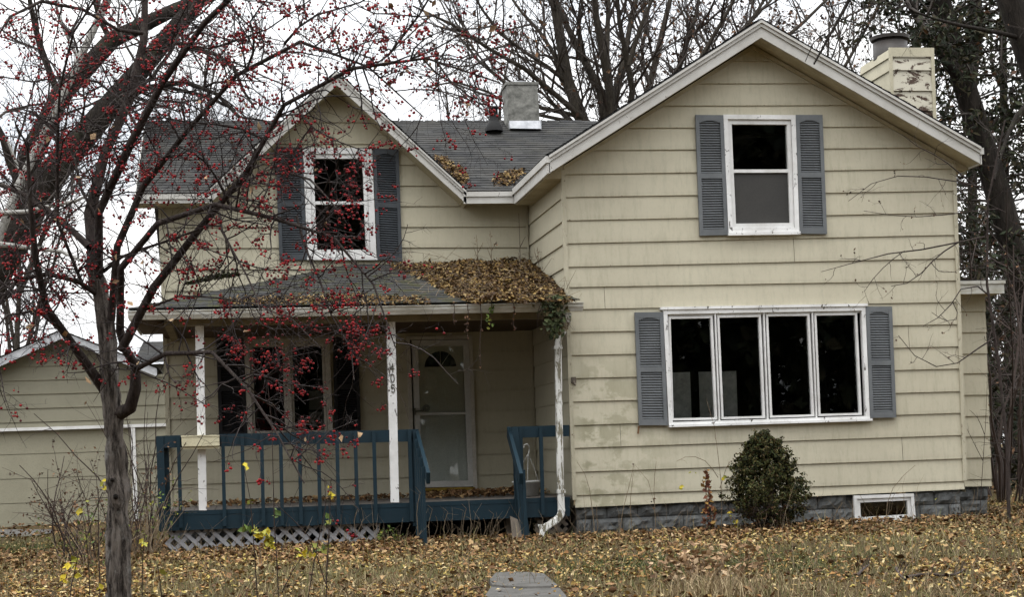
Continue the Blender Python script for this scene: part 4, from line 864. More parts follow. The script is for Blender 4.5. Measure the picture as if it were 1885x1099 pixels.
for x1, z1 in ((gR_.x+.05, gR_.z-.02), (glx, gzL)):
    rake(gx, gz_, x1, z1, YG-.4, [(.0, .17, .03, 0, M['galv'])], G_, 'rake_board')
    mb = MB(); e = (1 if x1 > gx else -1)
    B_ = [(x1+.03*e, YG-.43, z1+.01), (x1+.03*e, YG+7.2, z1+.01)]; T2 = [(gx, YG-.43, gz_+.02), (gx, YG+7.2, gz_+.02)]; slope(mb, *(B_+T2)); mb.build('roof', M['shingle'], G_)
nb = thing('shed', (-2.6, 42, 0), 'dark-shingled low outbuilding showing between garage and house', 'shed')
a, b = at(246, 668, 41), at(330, 668, 41); c = at(250, 630, 44); mb = MB(); slope(mb, (a.x, 41, a.z), (b.x+1, 41, a.z), (a.x+.1, 44, c.z), (b.x+1, 44, c.z)); mb.build('roof', M['shingle'], nb)
mb = MB(); boards(mb, [((-9, z), (9, z)) for z in [a.z+.1-.3*i for i in range(12)]], [(a.x+.2, -.3), (b.x+1, -.3), (b.x+1, a.z-.02), (a.x+.2, a.z-.02)], [], lambda x, z, d: (x, 41.4-d, z)); mb.build('wall', M['garage_siding'], nb)
# ================================================================ VEGETATION
R_ = rng
def unit(v): return v/(np.linalg.norm(v)+1e-9)
def grow(P, D, L, r, lev, out, tips, k=6, wob=.22, grav=0., kids=(4, 3), ratio=.55, rr=.55, spread=.8, start=.15, end=.35, bias=None):
    """a wandering tapered shoot with side shoots; out collects (points, radii, level)"""
    pts = [P]; d = unit(D); s = L/(k-1)
    for i in range(k-1):
        d = unit(d+wob*R_.normal(size=3)+np.array([0, 0, grav])+(bias if bias is not None else 0)); pts.append(pts[-1]+d*s)
    rad = [r*(1-(1-end)*i/(k-1)) for i in range(k)]; out.append((pts, rad, lev)); 
    if lev <= 0: tips.append(pts); return
    n = kids[0] if lev > 1 else kids[1]; n = max(1, int(n*R_.uniform(.7, 1.35)))
    for _ in range(n):
        t = R_.uniform(start, 1)*(k-1); i = min(int(t), k-2); f = t-i; Q = pts[i]*(1-f)+pts[i+1]*f; T = unit(pts[i+1]-pts[i])
        q = R_.normal(size=3); q -= q.dot(T)*T; q = unit(q); nd = unit(T*(1-spread*.5)+q*spread)
        grow(Q, nd, L*ratio*R_.uniform(.6, 1.25)*(1.15-.5*t/(k-1)), max(.0012, r*rr*(1-.45*t/(k-1))), lev-1, out, tips, max(4, k-1), wob, grav, kids, ratio, rr, spread, start, end, bias)
def resample(pts, n):
    pts = [np.array(p) for p in pts]; d = [0]
    for a, b in zip(pts[:-1], pts[1:]): d.append(d[-1]+np.linalg.norm(b-a))
    out = []
    for i in range(n):
        t = d[-1]*i/(n-1); j = min(max(0, np.searchsorted(d, t)-1), len(pts)-2); f = (t-d[j])/(d[j+1]-d[j]+1e-9)
        p0, p1, p2, p3 = pts[max(0, j-1)], pts[j], pts[j+1], pts[min(len(pts)-1, j+2)]
        out.append(.5*((2*p1)+(-p0+p2)*f+(2*p0-5*p1+4*p2-p3)*f*f+(-p0+3*p1-3*p2+p3)*f**3))
    return out
def traced(pxs, w0, w1, Y0, Y1=None, rough=.03, dens=1.):
    """limb traced in the photograph, widths in its pixels, running from depth Y0 to Y1"""
    Y1 = Y0 if Y1 is None else Y1; k = len(pxs); P = [np.array(at(x, y, Y0+(Y1-Y0)*i/max(1, k-1))) for i, (x, y) in enumerate(pxs)]
    L = sum(np.linalg.norm(b-a) for a, b in zip(P[:-1], P[1:])); n = max(6, int(L/(.0035*Y0)/10*dens)); Q = resample(P, n)
    rs = [.5*(w0+(w1-w0)*i/(n-1))*(Y0+(Y1-Y0)*i/(n-1))/FPX*(1+.07*R_.normal()) for i in range(n)]
    Q = [q+rough*r*R_.normal(size=3) for q, r in zip(Q, rs)]
    return Q, rs
def shoots(limb, step, L, r, lev, out, tips, t0=.1, **kw):
    Q, rs = limb; acc = 0; tot = sum(np.linalg.norm(b-a) for a, b in zip(Q[:-1], Q[1:])); run = 0
    for a, b, ra in zip(Q[:-1], Q[1:], rs):
        l = np.linalg.norm(b-a); T = unit(b-a); run += l; acc += l
        while acc > step:
            acc -= step*R_.uniform(.6, 1.4)
            if run/tot < t0: continue
            q = R_.normal(size=3); q -= q.dot(T)*T; q = unit(q+np.array([0, 0, kw.get('lift', .3)]))
            grow(a+(b-a)*R_.uniform(), unit(q+T*R_.uniform(.1, .8)), L*R_.uniform(.5, 1.3), min(ra*.7, r*R_.uniform(.8, 1.3)), lev, out, tips, **{k_: v for k_, v in kw.items() if k_ != 'lift'})
def mesh_of(out, name, m_, parent, n=4):
    V, F = tubes([(p, r) for p, r, *_ in out], n); return fastmesh(name, V, F, m_, parent, True)
def ico():
    t = (1+5**.5)/2; v = np.array([(-1, t, 0), (1, t, 0), (-1, -t, 0), (1, -t, 0), (0, -1, t), (0, 1, t), (0, -1, -t), (0, 1, -t), (t, 0, -1), (t, 0, 1), (-t, 0, -1), (-t, 0, 1)]); v /= np.linalg.norm(v[0])
    f = np.array([(0, 11, 5), (0, 5, 1), (0, 1, 7), (0, 7, 10), (0, 10, 11), (1, 5, 9), (5, 11, 4), (11, 10, 2), (10, 7, 6), (7, 1, 8), (3, 9, 4), (3, 4, 2), (3, 2, 6), (3, 6, 8), (3, 8, 9), (4, 9, 5), (2, 4, 11), (6, 2, 10), (8, 6, 7), (9, 8, 1)]); return v, f
IV, IF = ico()

# ---------------------------------------------------------------- the crabapple in front
CY0 = 11.4
base = at(217, 1150, CY0); CR = thing('crabapple_tree', (base.x, CY0, gz(base.x, CY0)), 'leafless crabapple tree full of small dark red berries in the left foreground', 'tree')
tr = [([(216, 1230), (216, 1150), (217, 1099), (218, 1000), (217, 930), (214, 850), (211, 800), (208, 760), (204, 720), (201, 680), (198, 640), (194, 600), (189, 562), (182, 526), (172, 489)], 47, 27, 0, 0)]
knots = [(tr[0], None)]
T1 = traced(*tr[0][:3], CY0, CY0, .03, 7)
for i, r in enumerate(T1[1]): pass
L_ = []   # (pixels, w0, w1, dY0, dY1)
L_ += [([(176, 500), (171, 480), (164, 455), (160, 430), (163, 400), (175, 364), (186, 328), (197, 273), (233, 218), (240, 175), (255, 124), (266, 73), (271, 29), (268, -40)], 22, 9, 0, .5),
       ([(182, 526), (177, 480), (180, 420), (186, 375), (204, 335), (226, 291), (255, 237), (277, 189), (302, 146), (309, 102), (339, 80), (382, 36), (430, -5), (480, -60)], 17, 7, 0, -.9),
       ([(213, 765), (224, 765), (237, 751), (247, 726), (252, 697), (250, 672), (240, 655), (227, 635), (220, 606)], 22, 13, 0, -.3),
       ([(224, 645), (233, 626), (255, 595), (269, 569), (282, 536), (291, 507), (313, 475), (346, 445), (379, 409), (404, 392), (422, 375), (444, 335), (462, 302), (484, 255), (510, 211), (539, 175), (571, 157), (619, 142), (654, 122), (683, 105), (713, 103), (760, 106), (801, 108), (842, 121), (882, 141), (920, 152)], 14, 2.5, -.3, -1.5),
       ([(220, 612), (207, 560), (218, 511), (228, 480), (237, 453), (273, 420), (313, 402), (346, 384), (382, 377), (419, 379), (444, 392), (488, 402), (546, 398), (582, 409), (619, 442), (640, 462), (665, 500), (700, 540), (722, 600), (728, 640)], 12, 2., -.2, -1.7),
       ([(205, 590), (207, 551), (218, 440), (222, 405), (233, 379), (251, 357), (291, 313), (328, 277), (349, 233), (368, 204), (393, 178), (422, 149), (455, 124), (491, 98), (524, 80), (553, 76), (582, 80), (640, 105), (690, 130), (740, 175), (780, 215)], 13, 2., -.1, -1.2),
       ([(247, 680), (266, 664), (290, 655), (317, 649), (355, 649), (393, 650), (426, 682), (455, 715), (475, 755), (505, 790), (522, 830), (560, 890)], 9, 2., -.3, -1.8),
       ([(164, 455), (146, 435), (120, 413), (87, 387), (65, 368), (22, 349), (-10, 335), (-60, 320)], 12, 6, 0, .6),
       ([(192, 720), (178, 690), (164, 672), (146, 650), (127, 624), (105, 602), (91, 577), (76, 555), (69, 525), (67, 489), (62, 435), (55, 380), (58, 330), (50, 260)], 17, 5, .05, -.7),
       ([(105, 602), (85, 575), (40, 575), (5, 585), (-20, 620), (5, 700), (10, 740)], 5, 1.5, -.2, -1.2),
       ([(182, 545), (167, 535), (138, 515), (91, 504), (47, 507), (15, 530), (0, 560), (-30, 600)], 9, 4, 0, -.6),
       ([(150, 520), (118, 455), (105, 393), (105, 291), (116, 218), (109, 150), (109, 91), (120, 73), (156, 40), (185, 10), (200, -40)], 6, 3, -.1, -.9),
       ([(262, 60), (255, 73), (211, 51), (175, 29), (138, 11), (84, 2), (47, 5), (10, 40), (-20, 90)], 7, 3, .3, -.5),
       ([(190, 500), (198, 489), (230, 470), (248, 464), (280, 452), (313, 442), (364, 424), (407, 405), (430, 402)], 6, 2, 0, -1.),
       ([(713, 103), (735, 75), (769, 30), (785, 5), (800, -30)], 4, 3, -1.4, -1.6), ([(769, 30), (720, 25), (680, 22), (640, -5)], 3, 2, -1.5, -1.7),
       ([(760, 106), (800, 90), (850, 60), (900, 20)], 3, 1.5, -1.4, -1.8), ([(801, 108), (830, 150), (870, 190), (900, 205)], 3, 1.5, -1.5, -1.8),
       ([(484, 255), (455, 240), (410, 230), (350, 225), (290, 215), (262, 222)], 4, 2, -.6, -.2), ([(422, 375), (400, 330), (370, 290), (330, 270)], 5, 2, -.5, -.9),
       ([(444, 335), (480, 322), (530, 318), (570, 330), (600, 360), (625, 390)], 5, 2, -.6, -1.5), ([(404, 392), (410, 430), (440, 480), (470, 540), (480, 580)], 5, 2, -.6, -1.6),
       ([(269, 569), (330, 545), (400, 548), (470, 560), (540, 590), (590, 640)], 4, 1.5, -.4, -1.7), ([(546, 398), (560, 450), (590, 520), (610, 580), (650, 650), (652, 700)], 4, 1.5, -1., -1.9),
       ([(255, 237), (220, 180), (180, 150), (120, 140), (60, 150), (0, 140)], 5, 2, 0, .5), ([(240, 175), (300, 120), (330, 60), (360, 0), (380, -40)], 6, 3, .1, .5),
       ([(339, 80), (380, 90), (430, 75), (480, 60), (540, 20), (600, -20)], 4, 2, -.4, -1.), ([(455, 124), (470, 80), (460, 40), (500, -10)], 4, 2, -.5, -.9),
       ([(178, 400), (150, 350), (140, 300), (100, 240), (60, 210), (10, 200)], 5, 2, .1, .4), ([(87, 387), (60, 430), (50, 470), (80, 540), (110, 600)], 4, 1.5, .2, -.3),
       ([(539, 175), (560, 220), (600, 250), (650, 270), (700, 290)], 3.5, 1.5, -.9, -1.5), ([(524, 80), (560, 40), (600, 20), (650, 10), (700, -20)], 4, 2, -.8, -1.3)]
limbs = [traced(p, a*1.18, b*1.15, CY0+y0, CY0+y1, .08) for p, a, b, y0, y1 in L_]
V0, F0 = tubes([T1], 36)
d_ = V0-np.repeat(np.array(T1[0]), 36, axis=0)[:len(V0)]
an_ = np.arctan2(d_[:, 1:2], d_[:, :1]); zq = V0[:, 2:3]; nv = (1+.06*np.sin(zq*13+an_*2)+.07*np.sin(zq*7+an_*3)+.06*np.sin(an_*9+2*np.sin(zq*6)+zq*3)+.045*np.sin(an_*15+3*np.sin(zq*9)-zq*5)+.03*R_.normal(size=(len(V0), 1))); V0 = V0+d_*(nv-1)
KN = ((213, 915, .03, .036), (206, 884, .022, .026))
kn = [np.array(at(214, 917, CY0-.07)), np.array(at(207, 885, CY0-.07)), np.array(at(238, 905, CY0))]
for c, h in zip(kn, (.035, .03, .03)):
    q = V0-c; dd = np.linalg.norm(q, axis=1, keepdims=True); V0 = V0+d_/(np.linalg.norm(d_, axis=1, keepdims=True)+1e-9)*h*np.exp(-(dd/.055)**2)
fastmesh('trunk', V0, F0, M['crabbark'], CR, True)
for x, y, rx, rz_ in KN:
    c = np.array(at(x, y, CY0-.098)); fastmesh('knot', IV*np.array([rx*.62, .02, rz_*.62])+c, IF, M['darkbark'], CR, True)
V, F = tubes(limbs[:4]+limbs[4:], 9); fastmesh('limbs', V, F, M['crablimb'], CR, True)
out, tips = [], []
kw = dict(wob=.2, grav=-.07, kids=(4, 3), ratio=.55, rr=.6, spread=.95)
for i, lb in enumerate(limbs):
    w0 = L_[i][1]; t0 = .05 if w0 < 10 else .3
    if i == 2: continue
    shoots(lb, .068, .46, .0066, 2, out, tips, t0, lift=.25, **kw)
print('crab twigs', len(out), len(tips))
mesh_of(out, 'twigs', M['twig'], CR, 3)
# berries hang in little clusters from the twig ends
BP = []; ST = []
for pts in tips:
    if R_.uniform() < .26:
        j0 = R_.integers(2, len(pts))
        for _ in range(R_.integers(2, 9)):
            q = pts[j0]+R_.normal(size=3)*.012; e = q+np.array([R_.normal()*.014, R_.normal()*.014, -R_.uniform(.015, .042)]); BP.append(e); ST.append(([q, (q+e)/2+np.array([.004, 0, .003]), e], [.0011]*3))
def px_of(P):
    d = P[:, 0]*FW.x+P[:, 1]*FW.y; a = FPX*(P[:, 0]*RT.x+P[:, 1]*RT.y)/d; b = FPX*(EYE-P[:, 2])/d; return CX+a*cr+b*sr, CY-a*sr+b*cr
extra = [(590, 60, 30, 25), (560, 30, 40, 22), (700, 60, 20, 20), (620, 150, 20, 14), (632, 555, 28, 60), (650, 610, 22, 45), (530, 295, 32, 50), (655, 640, 16, 35), (525, 345, 22, 30), (640, 400, 35, 40), (600, 440, 35, 30), (500, 660, 30, 30), (440, 630, 30, 30), (640, 480, 40, 30), (20, 480, 20, 30), (30, 510, 14, 20), (480, 380, 26, 28), (170, 490, 16, 14)]
extra += [(R_.uniform(0, 690), R_.uniform(0, 330), R_.uniform(12, 30), int(R_.uniform(8, 22))) for _ in range(70)]
for x, y, s, n in extra:
    lp = [(l, j) for l in limbs for j in range(len(l[0]))]
    A = np.array([l[0][j] for l, j in lp]); ux, uy = px_of(A); o = np.argmin((ux-x)**2+(uy-y)**2); Yc_ = A[o][1]-.05
    for k in range(n):
        e = np.array(at(x+R_.normal()*s*.5, y+R_.normal()*s*.5, Yc_+R_.normal()*.08)); BP.append(e); q = e+np.array([R_.normal()*.01, 0, .03]); ST.append(([q, (q+e)/2, e], [.0011]*3))
    for k in range(n//5):
        q = A[o]; e = np.array(at(x+R_.normal()*s*.5, y+R_.normal()*s*.5, Yc_)); mid = (q+e)/2+R_.normal(size=3)*.02; ST.append(([q, mid, e+np.array([0, 0, .03])], [.003, .0022, .0016]))
BP = np.array(BP); _u, _v = px_of(BP); BP = BP[~((_u > 704) & (_u < 744) & (_v > 655) & (_v < 735))]; print('berries', len(BP))
V, F = tubes(ST, 3); fastmesh('berry_stems', V, F, M['twig'], CR)
order = R_.permutation(len(BP)); big = order[:100]; rest = order[100:]
rad = R_.uniform(.0056, .0102, len(BP))
V = (BP[rest][:, None]+rad[rest][:, None, None]*IV[None]).reshape(-1, 3); F = (np.arange(len(rest))*12)[:, None, None]+IF[None]
tag(fastmesh('berries', V, F.reshape(-1, 3), M['berry'], CR, True), kind='stuff')
bme = None
for i in big:
    if bme is None:
        o = fastmesh('berry', IV, IF, M['berry'], CR, True); bme = o
        o.matrix_parent_inverse = Matrix()
    else:
        o = bme.copy(); C.objects.link(o); o.parent = CR
    o.location = Vector(BP[i])-CR.location; s = .0092; o.scale = (s, s, s)
lv = [p[-1] for p in tips if R_.uniform() < .018]
lv += [np.array(at(x, y, CY0-.8)) for x, y in ((163, 700), (158, 742), (353, 538), (405, 545), (503, 748), (240, 560), (315, 592), (530, 565))]
V, F = leaves(lv, .05, tilt=1.5); fastmesh('leaves', V, F, M['tanleaf'], CR)

# ---------------------------------------------------------------- bare trees behind
def bare(name, label, limbs_, Y, bark, step, L, r, lev, kw, group=None, leaf=None, leafp=.0, leafs=.1, bx=None, n=8, t0=.12, extra_=None, cat='tree'):
    b = at(*(bx or limbs_[0][0][0]), Y); T = thing(name, (b.x, Y, gz(b.x, Y)), label, cat, group)
    ls = [traced(p, a, c, Y+y0, Y+y1, .1, .6) for p, a, c, y0, y1 in limbs_]
    V, F = tubes(ls, n); fastmesh('trunk', V, F, bark, T, True)
    out, tips = [], []
    for l, d in zip(ls, limbs_): shoots(l, step, L, r, lev, out, tips, t0, **kw)
    if extra_: extra_(out, tips)
    if out: mesh_of(out, 'crown', M['fartwig'], T, 3)
    if leaf:
        lp = [p[j] for p in tips for j in (1, 2, 3) if R_.uniform() < leafp]
        if lp: V, F = leaves(lp, leafs, tilt=1.5); fastmesh('leaves', V, F, leaf, T)
    print(name, len(out)); return T
kf = dict(wob=.13, grav=.045, kids=(6, 5), ratio=.55, rr=.5, spread=.62, lift=.7)
g0 = (1130, 960)
bare('maple_tree', 'many-stemmed bare maple fanning out above the roof between the chimney and the big gable', [
    ([g0, (1125, 600), (1110, 300), (1083, 222), (1060, 180), (1047, 153), (1037, 110), (1029, 81), (1018, 30), (1010, -60)], 60, 14, 0, 0),
    ([(1112, 330), (1120, 202), (1100, 160), (1083, 133), (1063, 81), (1039, 40), (1010, -40)], 24, 8, 0, 1), ([(1112, 330), (1124, 193), (1118, 140), (1110, 101), (1096, 24), (1090, -50)], 24, 10, 0, -1),
    ([(1115, 300), (1124, 193), (1116, 120), (1118, 60), (1122, -30)], 20, 8, 0, 1.5), ([(1122, 240), (1132, 177), (1140, 145), (1148, 110), (1160, 40), (1180, -30)], 18, 6, 0, 1), 
    ([(1140, 300), (1164, 177), (1158, 130), (1150, 90), (1140, 40), (1135, -30)], 16, 7, 0, -1), ([(1158, 120), (1175, 60), (1200, 0), (1220, -40)], 10, 5, -1, -1.5),
    ([(1083, 226), (1040, 190), (995, 149), (960, 122), (922, 105), (866, 62), (809, 34), (760, 10)], 12, 4, 0, -2), ([(1060, 190), (1030, 140), (1019, 97), (995, 60), (962, 24), (930, -20)], 10, 4, 0, 1),
    ([(1070, 215), (1000, 200), (940, 160), (880, 110), (840, 60), (810, 0)], 9, 3, 0, 2), ([(1047, 153), (990, 110), (930, 70), (890, 20), (860, -30)], 9, 4, 0, -1), ([(1060, 225), (1010, 215), (960, 205), (900, 170), (840, 150), (780, 160)], 8, 3, 0, -2)],
     38, M['graybark'], .42, 2.3, .036, 2, kf, 'bare trees behind the house', M['drybrown'], .10, .11)
bare('maple_tree', 'bare upright tree with slim stems just left of the big gable peak', [
    ([(1230, 960), (1225, 500), (1200, 220), (1196, 153), (1205, 110), (1213, 89), (1225, 50), (1240, -30)], 40, 10, 0, 0), ([(1200, 240), (1240, 150), (1260, 90), (1280, 30), (1290, -30)], 16, 6, 0, 1),
    ([(1205, 260), (1270, 140), (1310, 70), (1340, 20), (1370, -40)], 14, 5, 0, -1), ([(1215, 280), (1300, 140), (1360, 60), (1420, 0)], 12, 5, 0, 2), ([(1196, 153), (1180, 100), (1190, 50), (1185, -20)], 9, 4, 0, 0), ([(1225, 300), (1330, 120), (1400, 10), (1430, -40)], 12, 5, 0, 1),
    ([(1240, 300), (1400, 110), (1480, 40), (1540, -20)], 12, 5, 0, 0)], 42, M['graybark'], .45, 2.2, .038, 2, kf, 'bare trees behind the house', M['drybrown'], .16, .12)
def far_tree(px, Y, h, w, label, seed_r=.16, leafp=.04, name='bare_tree'):
    b = at(px, 950, Y); T = thing(name, (b.x, Y, gz(b.x, Y)), label, 'tree', 'bare trees behind the house'); out, tips = [], []
    P = np.array([b.x, Y, -.3]); trunk = []
    grow(P, np.array([R_.normal()*.05, 0, 1]), h*.55, seed_r, 0, trunk, [], k=8, wob=.05)
    tp = trunk[0][0]; lim = []
    for j in range(9):
        i = R_.integers(3, 8); an = R_.uniform(0, 6.28); d = np.array([math.cos(an)*w, math.sin(an)*w, 1.]); grow(tp[i], d, h*.5*R_.uniform(.7, 1.1), seed_r*.45, 0, lim, [], k=8, wob=.1, grav=.05)
    fastmesh('trunk', *tubes([(p, r) for p, r, _ in trunk+lim], 7), M['graybark'], T, True)
    for p, r, _ in lim+trunk: shoots((p, r), .5, h*.17, .028, 2, out, tips, .15, **kf)
    mesh_of(out, 'crown', M['fartwig'], T, 3)
    lp = [p[j] for p in tips for j in (1, 2, 3) if R_.uniform() < leafp]
    if lp: fastmesh('leaves', *leaves(lp, .12, tilt=1.5), M['drybrown'], T)
far_tree(800, 52, 13, .5, 'small bare tree showing behind the slope of the small gable roof')
far_tree(930, 56, 15, .5, 'pale far bare tree behind the stained ridge chimney', leafp=.1)
far_tree(1470, 48, 17, .5, 'bare tree with brown leaves behind the right slope of the big gable', leafp=.22)
far_tree(1640, 55, 18, .45, 'bare tree directly behind the boxed chimney', leafp=.15)
far_tree(380, 60, 16, .6, 'far bare tree behind the left end of the main roof', leafp=.02)
far_tree(40, 55, 15, .6, 'far bare tree rising behind the garage roof', leafp=.02)
# old dark trees at the left
kd = dict(wob=.2, grav=-.01, kids=(5, 4), ratio=.58, rr=.5, spread=.85, lift=.2)
bare('old_tree', 'massive dark trunk leaning right across the sky at the upper left', [
    ([(-240, 1000), (-190, 860), (-90, 640), (-20, 500), (20, 430), (50, 380), (73, 340), (120, 302), (150, 275), (178, 250), (200, 210), (225, 170), (255, 120), (300, 70), (350, 20), (400, -40)], 95, 26, 0, 0),
    ([(20, 430), (36, 350), (55, 280), (75, 225), (109, 175), (153, 127), (204, 73), (255, 40), (328, 14), (400, -10), (450, -30)], 44, 20, 0, 1), ([(178, 250), (230, 170), (300, 160), (350, 150), (390, 165), (420, 195), (440, 215)], 12, 6, 0, -1),
    ([(300, 70), (360, 90), (420, 110), (450, 170), (470, 200)], 10, 4, 0, -1), ([(150, 275), (250, 150), (330, 170), (400, 180), (430, 200)], 10, 5, 0, 1), ([(50, 380), (20, 300), (0, 240), (-40, 180)], 18, 10, 0, 0), ([(109, 175), (80, 100), (60, 30), (50, -40)], 14, 8, 1, 1), ([(204, 73), (180, 20), (170, -30)], 12, 8, 1, 1)],
     27, M['darkbark'], .38, 1.7, .024, 2, kd, None, bx=(-240, 1000), n=12)
bare('birch_tree', 'white-barked birch leaning right between dark trunks at the upper left', [
    ([(-150, 980), (-110, 760), (-60, 600), (-15, 450), (36, 339), (66, 288), (95, 233), (113, 182), (146, 109), (167, 58), (197, 0), (215, -40)], 20, 13, 0, 0),
    ([(-40, 390), (0, 392), (60, 388), (109, 375), (150, 368), (170, 355)], 11, 4, 0, -1), ([(-70, 440), (-20, 448), (40, 455), (110, 462), (150, 480)], 13, 5, 0, -1), ([(36, 339), (50, 360), (30, 300), (10, 250)], 7, 4, 0, 0), ([(146, 109), (120, 60), (100, 0)], 6, 4, 0, 0)],
     24, M['birch'], .5, 1.4, .014, 2, kd, None, bx=(-150, 980))
# conifer and big trunks at the right
ks = dict(wob=.16, grav=-.06, kids=(6, 5), ratio=.5, rr=.5, spread=.8, lift=-.05)
def boughs(name, label, limbs_, Y, leafp, seed=0, dens=.38, L=2.2, mt='needle', size=.16, grp=None, lowest=0.):
    b = at(*limbs_[0][0][0], Y); T = thing(name, (b.x, Y, gz(b.x, Y)), label, 'tree', grp); ls = [traced(p, a, c, Y+y0, Y+y1, .1, .6) for p, a, c, y0, y1 in limbs_]
    fastmesh('trunk', *tubes(ls, 10), M['darkbark'], T, True); out, tips = [], []
    for l in ls: shoots(l, dens, L, .032, 2, out, tips, .1, **ks)
    mesh_of(out, 'crown', M['fartwig'], T, 3); lp = []
    for p, r, lev in out:
        for i in range(1, len(p)):
            for _ in range(2):
                if R_.uniform() < leafp*(1 if lev < 2 else .6): lp.append(p[i]+R_.normal(size=3)*.07)
    fastmesh('foliage', *leaves(lp, size, tilt=1.6, aspect=.35), M[mt], T)
    lb = [p[-1] for p in tips if R_.uniform() < .10]; fastmesh('leaves', *leaves(lb, .12, tilt=1.5), M['drybrown'], T); print(name, len(out), len(lp))
boughs('spruce_tree', 'thick dark trunk with sparse evergreen boughs rising right of the boxed chimney', [
    ([(1935, 1000), (1925, 800), (1905, 620), (1880, 500), (1850, 400), (1824, 320), (1800, 230), (1784, 188), (1770, 140), (1760, 109), (1742, 60), (1724, 20), (1715, -50)], 72, 40, 0, 0), ([(1784, 188), (1790, 120), (1800, 60), (1795, -40)], 30, 22, 0, 1), ([(1770, 150), (1740, 110), (1700, 50), (1670, 0), (1650, -40)], 20, 12, 0, -1)], 31, .5, dens=.2, L=2.0)
boughs('spruce_tree', 'farther evergreen with thin trunk filling the gap right of the big gable eave', [
    ([(1800, 990), (1795, 700), (1790, 400), (1790, 150), (1785, -60)], 26, 14, 0, 0), ([(1860, 990), (1858, 700), (1850, 300), (1845, -60)], 22, 12, 2, 2)], 40, .55, dens=.2, L=2.6)
bare('old_tree', 'heavy dark trunk cutting across the upper right corner', [
    ([(2080, 1000), (2060, 760), (2010, 500), (1960, 300), (1915, 160), (1885, 60), (1860, 0), (1840, -60)], 80, 46, 0, 0), ([(1885, 70), (1840, 60), (1790, 50), (1740, 40), (1680, 20)], 10, 4, 0, -1), ([(1920, 170), (1880, 200), (1850, 260), (1830, 330)], 12, 5, 0, -1)], 22, M['darkbark'], .8, 1.2, .014, 2, kd, None, M['drybrown'], .05, .08, bx=(2080, 1000), n=12)

# understory thicket seen right of the house
def shrub(name, label, px, py, Y, h, w, n, m_, leaf=None, leafp=.3, ls=.04, r=.012, lev=2, group=None, up=1., cat='shrub'):
    b = at(px, py, Y); z = gz(b.x, Y); T = thing(name, (b.x, Y, z), label, cat, group); out, tips = [], []
    for i in range(n):
        an = R_.uniform(0, 6.28); rr_ = R_.uniform(0, w*.3); d = np.array([math.cos(an)*w/h*R_.uniform(.2, 1), math.sin(an)*w/h*R_.uniform(.2, 1), up])
        grow(np.array([b.x+rr_*math.cos(an), Y+rr_*math.sin(an), z-.03]), d, h*R_.uniform(.6, 1.05), r*R_.uniform(.6, 1.2), lev, out, tips, k=7, wob=.14, grav=-.005, kids=(5, 3), ratio=.45, rr=.5, spread=.7, start=.3)
    mesh_of(out, 'stems', m_, T, 4)
    if leaf:
        lp = [p[j]+R_.normal(size=3)*.01 for p in tips for j in range(1, len(p)) if R_.uniform() < leafp]
        if lp: fastmesh('leaves', *leaves(lp, ls, tilt=1.2), leaf, T)
    return T
gt = 'bare thicket right of the house'
for px, Y, h, w, n, lab in ((1852, 26, 5.5, 1.3, 10, 'tall bare dark shrub close to the right corner of the house'), (1880, 29, 6, 2., 12, 'spreading bare shrub at the right edge behind the house corner'), (1850, 34, 6, 2.6, 14, 'dense brown-twigged shrub deep in the thicket right of the house'), (1925, 25, 5, 1.6, 9, 'bare shrub leaning in from the right edge of the picture'), (1840, 44, 7, 3.5, 16, 'farthest thicket bush seen between house corner and right edge')):
    shrub('bare_shrub', lab, px, 955, Y, h, w, n, M['darkstem'], M['drybrown'], .12, .08, .03, 2, gt)
mb = MB(); 
# wood edge far behind
out, tips = [], []
for i in range(150):
    x = R_.uniform(13, 44); y = R_.uniform(52, 75); grow(np.array([x, y, 0]), np.array([R_.normal()*.08, 0, 1]), R_.uniform(6, 12), .12, 2, out, tips, k=7, wob=.08, kids=(7, 4), ratio=.35, rr=.4, spread=.7)
tag(mesh_of(out, 'far_wood', M['fartwig'], None, 3), 'grey-brown mass of far bare woods beyond the right side of the house', 'woods', None, 'stuff')

# small tree whose twigs cross the right wall
TWY = 20.3
lt = [([(1858, 985), (1856, 860), (1848, 760), (1835, 640), (1822, 560), (1813, 480), (1815, 400), (1830, 300), (1850, 220)], 9, 3, 0, 0),
      ([(1813, 436), (1790, 440), (1764, 446), (1715, 457), (1665, 462.6), (1605, 473), (1550, 491), (1512, 500)], 4.5, 1.2, 0, -.3), ([(1764, 446), (1735, 465), (1714, 483), (1680, 517), (1640, 527)], 3.2, 1.2, 0, -.3),
      ([(1838, 384), (1756, 393), (1702, 399), (1640, 396), (1590, 388)], 2.6, 1, 0, -.2), ([(1800, 345), (1754, 309), (1730, 288), (1702, 278), (1660, 247)], 2.6, 1, 0, -.2),
      ([(1810, 345), (1754, 333), (1683, 323), (1640, 326), (1600, 340), (1562, 370)], 2.8, 1, 0, -.3), ([(1822, 545), (1810, 529), (1773, 529), (1754, 557), (1723, 588), (1700, 600)], 3.2, 1.2, 0, -.2), ([(1754, 557), (1764, 585), (1740, 590), (1715, 575)], 2, 1, 0, -.2),
      ([(1834, 620), (1818, 628), (1771, 664), (1739, 675), (1697, 667), (1654, 618)], 3, 1.2, 0, -.2), ([(1714, 483), (1730, 500), (1760, 500)], 1.8, 1, -.1, -.2), ([(1665, 462), (1640, 480), (1610, 510), (1590, 540), (1600, 560)], 2, 1, -.2, -.3)]
kw2 = dict(wob=.25, grav=-.03, kids=(3, 2), ratio=.5, rr=.6, spread=.8, lift=.1)
bare('young_tree', 'thin bare young tree reaching twigs across the right side of the big wall', lt, TWY, M['crablimb'], .22, .36, .0045, 1, kw2, None, M['drybrown'], .3, .034, bx=(1858, 985), n=6, t0=.15)
